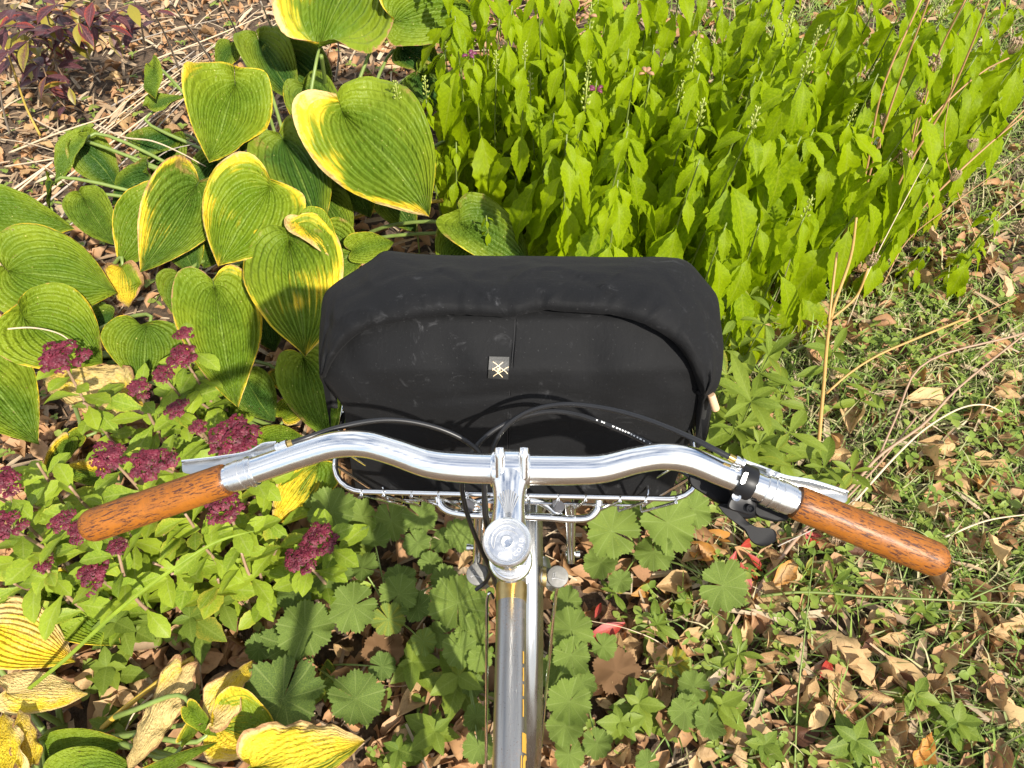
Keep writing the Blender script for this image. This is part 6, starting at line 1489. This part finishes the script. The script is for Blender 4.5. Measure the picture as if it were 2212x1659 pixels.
lv = [blade(n=5, m=1, L=1, W=w, shape=(.1, .8, 1, .7, .0), fold=fo, droop=dr, droop_p=1.0, curl=cu, twist=tw, wave=.2, seed=i) for i, (w, fo, dr, cu, tw) in enumerate(((.45, .5, 1.2, .6, .4), (.5, .3, .6, 1.2, -.6), (.4, .8, 1.8, .3, .8), (.6, .2, -.6, .5, .2), (.35, .9, 1.0, 1.5, 1.2)))]
def sample_ground(n, ok):
    out = []
    while len(out) < n:
        u, v = ru(-700, 2900), ru(-170, 2150)
        p = PZ(u, v, 0); d = depth_of(p)
        if d > 3.6 or R_() > (d / 3.2) ** 2.2 * 1.1 + .04: continue          # even in the world, not in the picture
        if ok(u, v, p): out.append(p)
    return out
def sx(x, lo, hi): return min(1, max(0, (x - lo) / (hi - lo)))
def grassiness(u, v, p):
    low_r = sx(p.y, 1.0, .75) * sx(p.x, 1.15, .85)
    g = sx(p.x, .28, .6) if p.y < 1.5 else sx(p.x, .55, 1.0)
    return g * (1 - .5 * low_r) * (.65 + .8 * mnoise.noise(Vector((p.x * 2.2, p.y * 2.2, 4))))
items = []
for p in sample_ground(11500, lambda u, v, p: R_() < (1.0 if p.x < -.5 else .9 if p.x < .3 else .55) and not (.95 < p.y < 2.2 and -.0 < p.x < .5 and R_() < .5)):
    far_left = p.x < -.7 and p.y > 1.7
    s = ru(.020, .050) if far_left else ru(.036, .085)
    a = ru(0, 6.28); el = ru(-.3, .5)
    m = Matrix.Translation((p.x, p.y, gz(p.x, p.y) + ru(-.008, .022))) @ rot_to((math.cos(a) * math.cos(el), math.sin(a) * math.cos(el), math.sin(el)), (ru(-.7, .7), ru(-.7, .7), 1)) @ Matrix.Scale(s, 4)
    items.append((int(ru(0, 4.99)), m))
scatter('leaf_litter', m_litter, lv, items, 'brown dry leaf litter covering the soil', 'leaf litter')
gb = [blade(n=5, m=1, L=1, W=.042, shape=(.8, 1, .9, .6, .05), fold=.3, droop=dr, droop_p=1.2, twist=tw, seed=i) for i, (dr, tw) in enumerate(((.6, .3), (1.4, -.5), (2.0, .2), (.2, .8)))]
items = []
for p in sample_ground(44000, lambda u, v, p: R_() < grassiness(u, v, p) * 1.5):
    a = ru(0, 6.28); el = ru(.25, 1.45); s = ru(.04, .12)
    m = Matrix.Translation((p.x, p.y, gz(p.x, p.y) - .006)) @ rot_to((math.cos(a) * math.cos(el), math.sin(a) * math.cos(el), math.sin(el)), (ru(-.5, .5), ru(-.5, .5), 1)) @ Matrix.Scale(s, 4)
    items.append((int(ru(0, 3.99)), m))
scatter('grass', m_grass, gb, items, 'short thin grass growing through the fallen leaves at the right', 'grass')
cl = [blade(n=4, m=1, L=1, W=w, shape=(.15, 1, .95, .2), fold=.3, droop=dr, seed=i) for i, (w, dr) in enumerate(((.75, .3), (.5, .5), (.9, .2), (.35, .6)))]
items = []
for p in sample_ground(5200, lambda u, v, p: R_() < (.75 * sx(p.x, .15, .6) * (.5 + 1.1 * mnoise.noise(Vector((p.x * 3.1 + 7, p.y * 3.1, 1)))) + .10)):
    z = gz(p.x, p.y) + ru(.008, .045); a0 = ru(0, 6.28); s = ru(.010, .026)
    for k in range(3):
        a = a0 + k * 2.094; el = ru(-.1, .4)
        items.append((int(ru(0, 3.99)), Matrix.Translation((p.x, p.y, z)) @ rot_to((math.cos(a) * math.cos(el), math.sin(a) * math.cos(el), math.sin(el)), (ru(-.3, .3), ru(-.3, .3), 1)) @ Matrix.Scale(s, 4)))
scatter('ground_cover', m_cover, cl, items, 'small clover and creeping weeds between the fallen leaves', 'ground cover')
ch = [blade(n=3, m=1, L=1, W=w, shape=(.8, 1, .6), fold=.5, droop=.2, seed=i) for i, w in enumerate((.06, .10, .18))]
items = []
for p in sample_ground(8500, lambda u, v, p: R_() < (.9 if (p.x < -.5 and p.y > 1.5) else .35)):
    a = ru(0, 6.28); el = ru(-.1, .3)
    items.append((int(ru(0, 2.99)), Matrix.Translation((p.x, p.y, gz(p.x, p.y) + ru(0, .03))) @ rot_to((math.cos(a) * math.cos(el), math.sin(a) * math.cos(el), math.sin(el)), (ru(-.5, .5), ru(-.5, .5), 1)) @ Matrix.Scale(ru(.02, .11), 4)))
scatter('straw_litter', m_chips, ch, items, 'broken straw and bark chips strewn over the soil', 'straw litter')
